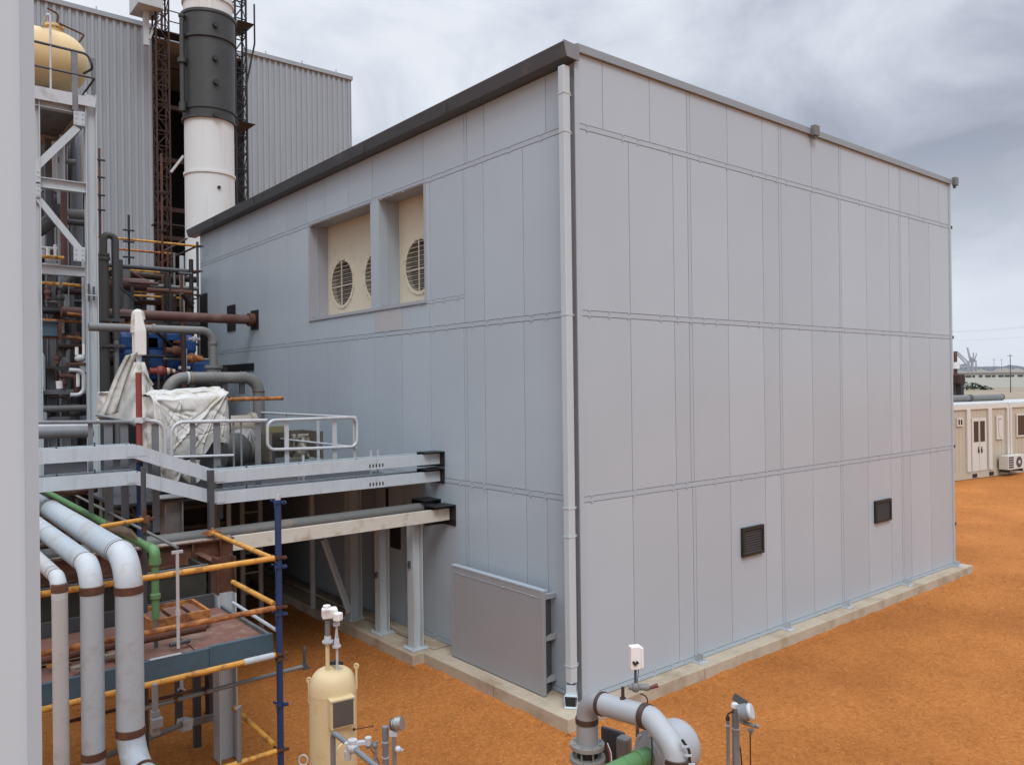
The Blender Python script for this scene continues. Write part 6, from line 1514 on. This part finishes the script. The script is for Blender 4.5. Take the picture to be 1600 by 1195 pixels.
def cabin(s0, s1, label):
    c = ca+cdv*((s0+s1)/2); t = thing('site_cabin', (c.x,c.y,0), label, 'cabin', 'cream site cabins at the yard edge')
    cab_box(t, s0+.02, s1-.02, .30, CZ-.16, -2.4, -.03, 'wall', M_cabin)
    cab_box(t, s0, s1, .02, .298, -2.42, .0, 'base_frame', M_cabin)
    m = []
    cab_box(t, s0, s1, CZ-.158, CZ, -2.45, .02, 'roof_frame', M_cabinw)
    cab_box(t, s0+.03, s1-.03, CZ+.001, CZ+.05, -2.4, -.05, 'roof', M_roofw)
    for s in np.arange(s0+.25, s1, .25): cab_box(t, s, s+.02, .31, CZ-.17, -.029, -.022, 'wall_rib', M_cabin)
    return t
sA, sB, sC = along(1446), along(1577), along(1760)
c1 = cabin(sA, sB, 'cream site cabin with glazed double doors, partly hidden by the clad building')
c2 = cabin(sB+.04, sC, 'cream site cabin with a white framed window, cut by the right border')
for px in (1513.5, 1547):
    s = along(px); cab_box(c1, s-.12, s+.12, .30, CZ-.159, -.02, .045, 'post', M_cabinw)
s = along(1577)
cab_box(c1, s-.16, s-.01, .30, CZ-.159, -.02, .045, 'post', M_cabinw); cab_box(c2, s+.05, s+.18, .30, CZ-.159, -.02, .045, 'post', M_cabinw)
def czz(px, py):
    p = cpt(px); return EYE.z+(ray(px,py)*(p.x/ray(px,py).x)).z
s0, s1 = along(1519), along(1541.5); z1 = czz(1530,653); z0 = .30
d_ = cab_box(c1, s0, s1, z0, z1, -.02, .02, 'door', M_cabinw)
zm = czz(1530,690); sm_ = (s0+s1)/2
for a_, b_2 in ((s0+.12, sm_-.06), (sm_+.06, s1-.12)): cab_box(c1, a_, b_2, zm, z1-.12, .021, .026, 'door_pane', M_glass)
cab_box(c1, sm_-.012, sm_+.012, z0, z1-.05, .021, .027, 'door_joint', M_cabin)
for a_ in (sm_-.12, sm_+.10):
    cab_box(c1, a_, a_+.05, czz(1530,707), czz(1530,701), .021, .06, 'handle', M_black)
    cab_box(c1, a_, a_+.06, czz(1530,699.5), czz(1530,698), .021, .05, 'handle', M_black)
def cwin(t, pxa, pxb, pya, pyb, bars=0, fr=.07):
    a_, b_2 = along(pxa), along(pxb); pm_ = (pxa+pxb)/2; z1_, z0_ = czz(pm_,pya), czz(pm_,pyb)
    w_ = cab_box(t, a_, b_2, z0_, z1_, -.02, .03, 'window', M_cabinw)
    if bars: 
        mid = (a_+b_2)/2; cab_box(t, a_+fr, mid-.03, z0_+fr, z1_-fr, .031, .036, 'window_pane', M_glass); cab_box(t, mid+.03, b_2-fr, z0_+fr, z1_-fr, .031, .036, 'window_pane', M_glass)
    else: cab_box(t, a_+fr, b_2-fr, z0_+fr, z1_-fr, .031, .036, 'window_pane', M_glass)
cwin(c1, 1496, 1505, 653, 666, 1, .06); cwin(c1, 1557.5, 1567.5, 649, 686, 0, .13); cwin(c2, 1589, 1603, 646, 682)
cab_box(c1, along(1560.3), along(1564.8), czz(1562,682), czz(1562,655), .037, .05, 'window_louvre', M_cabinw)
for px in (1524,1550,1577): s = along(px); cab_box(c1, s-.2, s+.1, .06, .2, .001, .02, 'fork_slot', M_black) if px < 1577 else None
# air conditioner outdoor unit
s0, s1 = along(1558), along(1586); z0, z1 = czz(1572,731), czz(1572,710)
acp = ca+cdv*((s0+s1)/2)+cn*.3
t = thing('air_conditioner', (acp.x,acp.y,z0), 'white air conditioner box bracketed low on the cream cabin wall', 'air conditioner')
cab_box(t, s0, s1, z0, z1, .08, .42, 'casing', M_cabinw)
fc = ca+cdv*(s0+(s1-s0)*.62)+cn*.424+Vector((0,0,(z0+z1)/2)); MB().disc(fc, cn, (z1-z0)*.40, .012, 24).build('fan_grille', M_greydk, t)
MB().disc(fc+cn*.008, cn, (z1-z0)*.14, .014, 16).build('fan_hub', M_cabinw, t)
for k in range(5): cab_box(t, s0+.06, s0+.42, z0+.06+k*.095, z0+.06+k*.095+.06, .421, .43, 'louvre', M_greydk)
for s in (s0+.2, s1-.2): cab_box(t, s-.02, s+.02, z0-.12, z0-.001, .0, .40, 'bracket', M_greydk)
# rolled pipes lying behind/over the cabin roof
for (pa_, pb_, mt, lab) in ((1494,1546,M_dpipe,'dark long pipe lying across the roof of the half hidden cabin'),(1550,1588,M_gpipe,'shorter fat grey pipe lying across the cabin roofs by the right border'),(1590,1640,M_gpipe,'grey pipe on the cabin roof, running out of the right border')):
    off_ = -1.9; a_ = ca+cdv*along(pa_)+cn*off_; b_2 = ca+cdv*along(pb_)+cn*off_
    rr_ = .12 if pa_ < 1550 else .14
    t = thing('roof_pipe', ((a_+b_2)/2).to_tuple(), lab, 'pipe'); ORG[t.name] = tuple(t.location)
    MB().tube([a_+Vector((0,0,CZ+.06+rr_)), b_2+Vector((0,0,CZ+.06+rr_))], rr_, 20).build('tube', mt, t)
    for f_ in (.02,.98): MB().disc(a_.lerp(b_2,f_)+Vector((0,0,CZ+.06+rr_)), cdv, rr_*1.06, .05, 20).build('collar', M_greydk, t)
# far long low building with windows
D = 330
def fpt(px, py, dist): return hd(px, py, dist)
fa, fb = fpt(1478, 594, D), fpt(1700, 592, D*1.02)
t = thing('low_building', ((fa.x+fb.x)/2,(fa.y+fb.y)/2,0), 'long low pale building with a row of small dark windows on the far plain', 'building')
dv = (fb-fa); dv.z = 0; L__ = dv.length; dv.normalize(); nv = Vector((dv.y,-dv.x,0))
if nv.dot(FW) > 0: nv = -nv
ztp = fpt(1550,582.5,D).z; zbt = -.5
def fbox(s0,s1,z0,z1,o0,o1,nm,mt):
    o_ = Vector((fa.x,fa.y,0)); vs=[o_+dv*s+nv*o for s,o in ((s0,o0),(s1,o0),(s1,o1),(s0,o1))]; vs=[v+Vector((0,0,z0)) for v in vs]+[v+Vector((0,0,z1)) for v in vs]
    MB().add(vs,[(0,3,2,1),(4,5,6,7),(0,1,5,4),(1,2,6,5),(2,3,7,6),(3,0,4,7)]).build(nm,mt,t)
M_far = mat('far_pale_wall', (.50,.50,.46), .8, var=.08, scale=.05)
fbox(0,L__,zbt,ztp,-14,0,'wall',M_far); fbox(-.5,L__,ztp+.01,ztp+.5,-15,.8,'roof',mat('far_roof',(.36,.35,.33),.8))
rr = random.Random(3)
for k in range(20): s = 3+k*(L__-6)/20; fbox(s,s+rr.choice([1.2,1.6,2.4]),fpt(1550,589,D).z,fpt(1550,586,D).z,.0,.15,'window',M_greydk)
# dry grass strip and hedge before it
for px, w__, lab in ((1510,20,'dark green shrub row at the foot of the distant low building'),(1522,9,'small dark green bush to the right of the distant shrub row')):
    p = fpt(px, 594.5, 260); m = MB()
    for k in range(260):
        q = Vector((p.x,p.y,0))+dv*rr.uniform(-w__/2.2,w__/2.2)*(1)+nv*rr.uniform(-1,1); hh = 3.0*(1-abs((q-Vector((p.x,p.y,0))).dot(dv))/w__*1.6)*rr.uniform(.2,1)
        s_ = rr.uniform(.25,.6); a_ = rr.uniform(0,6.3)
        m.add([(q.x+s_*math.cos(a_),q.y+s_*math.sin(a_),max(.1,hh)),(q.x-s_*math.sin(a_),q.y+s_*math.cos(a_),max(.1,hh+rr.uniform(-.3,.3))),(q.x-s_*math.cos(a_),q.y-s_*math.sin(a_),max(.1,hh+rr.uniform(-.5,.1)))],[(0,1,2)])
    t = thing('shrub', (p.x,p.y,0), lab, 'shrub'); m.build('foliage', M_leaf, t); MB().tube([(p.x,p.y,-.1),(p.x,p.y,1.4)],.12,8).build('stem', M_rustdk, t)
# utility poles, wires
polepos = []
for px, pyt, dist, lab in ((1579,553,210,'tall dark utility pole on the far plain, nearest to the right border'),(1553.5,560,380,'slim distant utility pole in the middle of the far plain'),(1565.5,561,420,'faintest of the distant utility poles, left of the tall dark one')):
    p = hd(px, 600, dist); zt2 = hd(px, pyt, dist).z
    t = thing('utility_pole', (p.x,p.y,-.5), lab, 'pole', 'utility poles on the plain')
    MB().tube([(p.x,p.y,-.5),(p.x,p.y,zt2)],[.13 if dist < 300 else .12,.08],10).build('shaft', M_greydk if dist < 300 else M_gpipe, t); z_ = zt2-.5
    MB().bar(Vector((p.x,p.y,z_))-RT*.8,Vector((p.x,p.y,z_))+RT*.8,.09).build('cross_arm', M_greydk, t)
for k, (pya, pyb) in enumerate(((515.5,506),(516.5,508.5),(530,522.5))):
    a_, b_2 = hd(1440,pya+3,150), hd(1700,pyb-9,130); pts_ = [a_.lerp(b_2,q/16)+Vector((0,0,-.6*math.sin(math.pi*q/16))) for q in range(17)]
    tag(MB().tube(pts_,.017,6).build('power_line', M_galv), ('uppermost','middle','lowest')[k]+' of the thin power lines crossing the sky at the right border', 'power line', 'power lines at the right border')
# cranes
cr = hd(1512, 598, 600)
M_cr = mat('far_crane', (.34,.36,.40), .6)
def cp(px, py, d=600): return hd(px, py, d)
t = thing('harbour_crane', (cr.x,cr.y,-.5), 'pale distant crane with a steep lattice jib on the horizon beside the clad building', 'crane')
MB().bar(cp(1519,594),cp(1519,560),1.6,1.6).build('tower', M_cr, t); MB().bar(cp(1517,560),cp(1523,560),2,2).build('cab', M_cr, t)
MB().bar(cp(1518,566),cp(1512,543),.6).bar(cp(1516,566),cp(1511,543),.6).build('jib', M_cr, t); MB().bar(cp(1521,564),cp(1521,551),.7).bar(cp(1522,566),cp(1526,552),.6).build('mast', M_cr, t)
MB().bar(cp(1525,594),cp(1525,563),.8).build('leg', M_cr, t)
t = thing('gantry_crane', (cp(1500,598).x,cp(1500,598).y,-.5), 'pale distant crane with a long slanting boom left of the steep jib crane', 'crane')
MB().bar(cp(1495,549),cp(1513,566),.9).bar(cp(1495,553),cp(1512,571),.9).build('boom', M_cr, t); MB().bar(cp(1513,595),cp(1513,564),1.6).build('leg', M_cr, t); MB().bar(cp(1498,573),cp(1520,572),1.0).build('girder', M_cr, t)
# red flare pipe with valve block near the building edge
p = hd(1493.5, 612, 60); zt2 = hd(1493.5, 549, 60).z
t = thing('vent_mast', (p.x,p.y,-.2), 'dark red vent mast with a bulky block at the far edge of the clad building', 'mast')
MB().tube([(p.x,p.y,-.2),(p.x,p.y,zt2)],.13,12).build('pipe', M_maroon, t)
q = hd(1495, 592, 60); MB().bx(q.x-.55,q.x+.6,q.y-.4,q.y+.4,q.z-.4,q.z+.35).build('block', M_rustdk, t, bevel=.1)
q = hd(1497, 606, 60); MB().bx(q.x-.25,q.x+.3,q.y-.3,q.y+.3,.0,q.z+.6).build('support', M_blackst, t)
q = hd(1493.5, 571, 60); MB().disc((p.x,p.y,q.z),(0,0,1),.28,.5,14).build('fitting', M_white, t)

# equipment under the tower deck and around its columns
t = thing('tower_pipes', (1.6, 18, twz-2), 'dark cluster of ducts and thin pale pipes hanging under the tower deck', 'pipes')
MB().bx(hy(40,200,18.6).x,hy(118,200,18.6).x,18.4,19.6,hy(80,236,18.6).z,twz+.2).build('duct', M_dark, t)
MB().bx(hy(40,200,18.0).x,hy(112,200,18.0).x,17.7,18.2,hy(80,204,18).z,hy(80,190,18).z).build('duct_flange', M_greydk, t)
rr = random.Random(77)
for px, w_, y0_, y1_, mt in ((75,.13,190,300,M_greyst),(104,.10,190,660,M_gpipe),(118,.12,190,430,M_greyst),(90,.05,300,430,M_gpipe),(62,.06,215,290,M_galvw),(70,.04,236,290,M_blackst),(125,.05,240,420,M_galvw),(110,.04,330,420,M_galvw),(66,.05,400,655,M_shadedk),(120,.07,430,655,M_shadedk),(133,.05,300,420,M_blackst),(57,.05,330,410,M_galvw)):
    y = rr.uniform(17.3,18.6); a, c = hy(px,y0_,y), hy(px,y1_,y); MB().tube([(a.x,y,a.z),(a.x,y,c.z)],w_,10).build('riser', mt, t)
for px0, px1, py, w_, mt in ((48,118,252,.05,M_gpipe),(48,132,270,.035,M_rustdk),(55,130,347,.06,M_dpipe),(48,136,408,.05,M_galv),(48,136,455,.06,M_rustdk),(48,136,470,.04,M_greydk),(90,136,540,.05,M_rustdk),(50,136,425,.03,M_orangerust),(48,134,635,.06,M_gpipe)):
    y = rr.uniform(16.6,18.2); a, c = hy(px0,py,y), hy(px1,py+2,y); MB().tube([(a.x,y,c.z),(c.x,y,c.z)],w_,10).build('run', mt, t)

# more of the tangle right of the tower, low light
rr = random.Random(31)
t = thing('pipe_tangle', (2.6, 17.5, DZ), 'tangle of thin rusty and orange tubes below the far scaffold', 'tubes')
for k in range(30):
    y = rr.uniform(16.2, 18.6); px, py = rr.uniform(158, 300), rr.uniform(398, 640); p = hy(px, py, y)
    mt = rr.choice([M_orangerust, M_rust, M_rustdk, M_greydk, M_maroon, M_blackst, M_dpipe]); r_2 = rr.choice([.022, .028, .035, .05])
    q = rr.random()
    if q < .4: e_ = hy(min(300, px+rr.uniform(30, 110)), py+4, y); MB().tube([p, (e_.x, y, p.z)], r_2, 8).build('run', mt, t)
    elif q < .75: MB().tube([(p.x, y, p.z), (p.x, y, max(DZ+.04, p.z-rr.uniform(.5, 2.5)))], r_2, 8).build('riser', mt, t)
    else: e_ = hy(min(300, px+rr.uniform(-40, 60)), py+rr.uniform(15, 50), y+.4); MB().tube([p, e_], r_2, 8).build('brace', mt, t)
# toe boards and small deck of the far scaffold
t = thing('plank', tuple(hy(250, 470, 19.9)), 'dark plank deck of the far scaffold seen edge on', 'plank')
a, c = hy(160, 469, 19.9), hy(300, 472, 19.9); MB().bx(a.x, c.x, 19.7, 20.6, c.z-.06, c.z-.02).build('board', M_rustdk, t)

# olive trough and rusty box behind the scaffold deck
yO = yT+1.75
a, c = hy(40, 925, yO), hy(322, 880, yO)
t = thing('olive_trough', ((a.x+c.x)/2, yO+.4, 0), 'long dark olive metal trough standing behind the rusty scaffold deck', 'trough')
M_olive = mat('olive_sheet', (.035, .037, .03), .6, var=.2, dirt=(.06, .055, .04), dirt_amt=.3)
zo = hy(322, 882, yO).z
zk = zt0+.02
for x in (a.x, c.x-.1):
    for y in (yO+.05, yO+.7): MB().bar((x,y,0),(x,y,zk-.001),.07).build('leg', M_greydk, t)
MB().bx(a.x-.5, c.x, yO, yO+.04, zk, zo).bx(a.x-.5, c.x, yO+.75, yO+.79, zk, zo).bx(c.x-.04, c.x, yO+.04, yO+.75, zk, zo).bx(a.x-.5, c.x-.04, yO+.04, yO+.75, zk, zk+.05).build('shell', M_olive, t)
MB().bx(a.x-.5, c.x+.02, yO-.03, yO-.001, zo-.05, zo+.012).build('rim', M_greyst, t)
a, c = hy(228, 985, yT+.75), hy(322, 958, yT+.75)
t = thing('rusty_box', ((a.x+c.x)/2, yT+.9, zt1), 'shallow rust brown tray lying on the scaffold deck behind the orange tubes', 'tray')
MB().bx(a.x, c.x, yT+.62, yT+1.15, zt1+.01, zt1+.035).bx(a.x, c.x, yT+.62, yT+.645, zt1+.036, zt1+.16).bx(a.x, c.x, yT+1.125, yT+1.15, zt1+.036, zt1+.16).bx(a.x, a.x+.025, yT+.646, yT+1.124, zt1+.036, zt1+.16).bx(c.x-.025, c.x, yT+.646, yT+1.124, zt1+.036, zt1+.16).build('tray', M_orangerust, t)
for k in range(3): MB().bx(a.x+.06+k*.18, a.x+.2+k*.18, yT+.68, yT+1.1, zt1+.10, zt1+.125).build('sheet', M_deck, t)
rr = random.Random(9)
for k in range(7):
    x = xr_-.5-rr.uniform(0, 1.7); t = thing('offcut', (x, yT+rr.uniform(.12,.5), zt1), ('short pale timber offcut','rusty flat bar offcut','grey pipe offcut','thin plank piece','bent rusty strip','dark tube stub','dusty board scrap')[k]+' lying on the scaffold deck', 'offcut'); o_ = Vector(ORG[t.name])
    d_2 = Vector((math.cos(k*1.3), math.sin(k*1.3)*.4, 0))*rr.uniform(.08,.17); mt = (M_wood,M_rust,M_gpipe,M_wood,M_orangerust,M_dpipe,M_wood)[k]
    p_ = o_+Vector((0,0,.03))
    (MB().tube([p_-d_2,p_+d_2],.02,10) if k in (2,5) else MB().bar(p_-d_2,p_+d_2,.06,.025)).build('piece', mt, t)
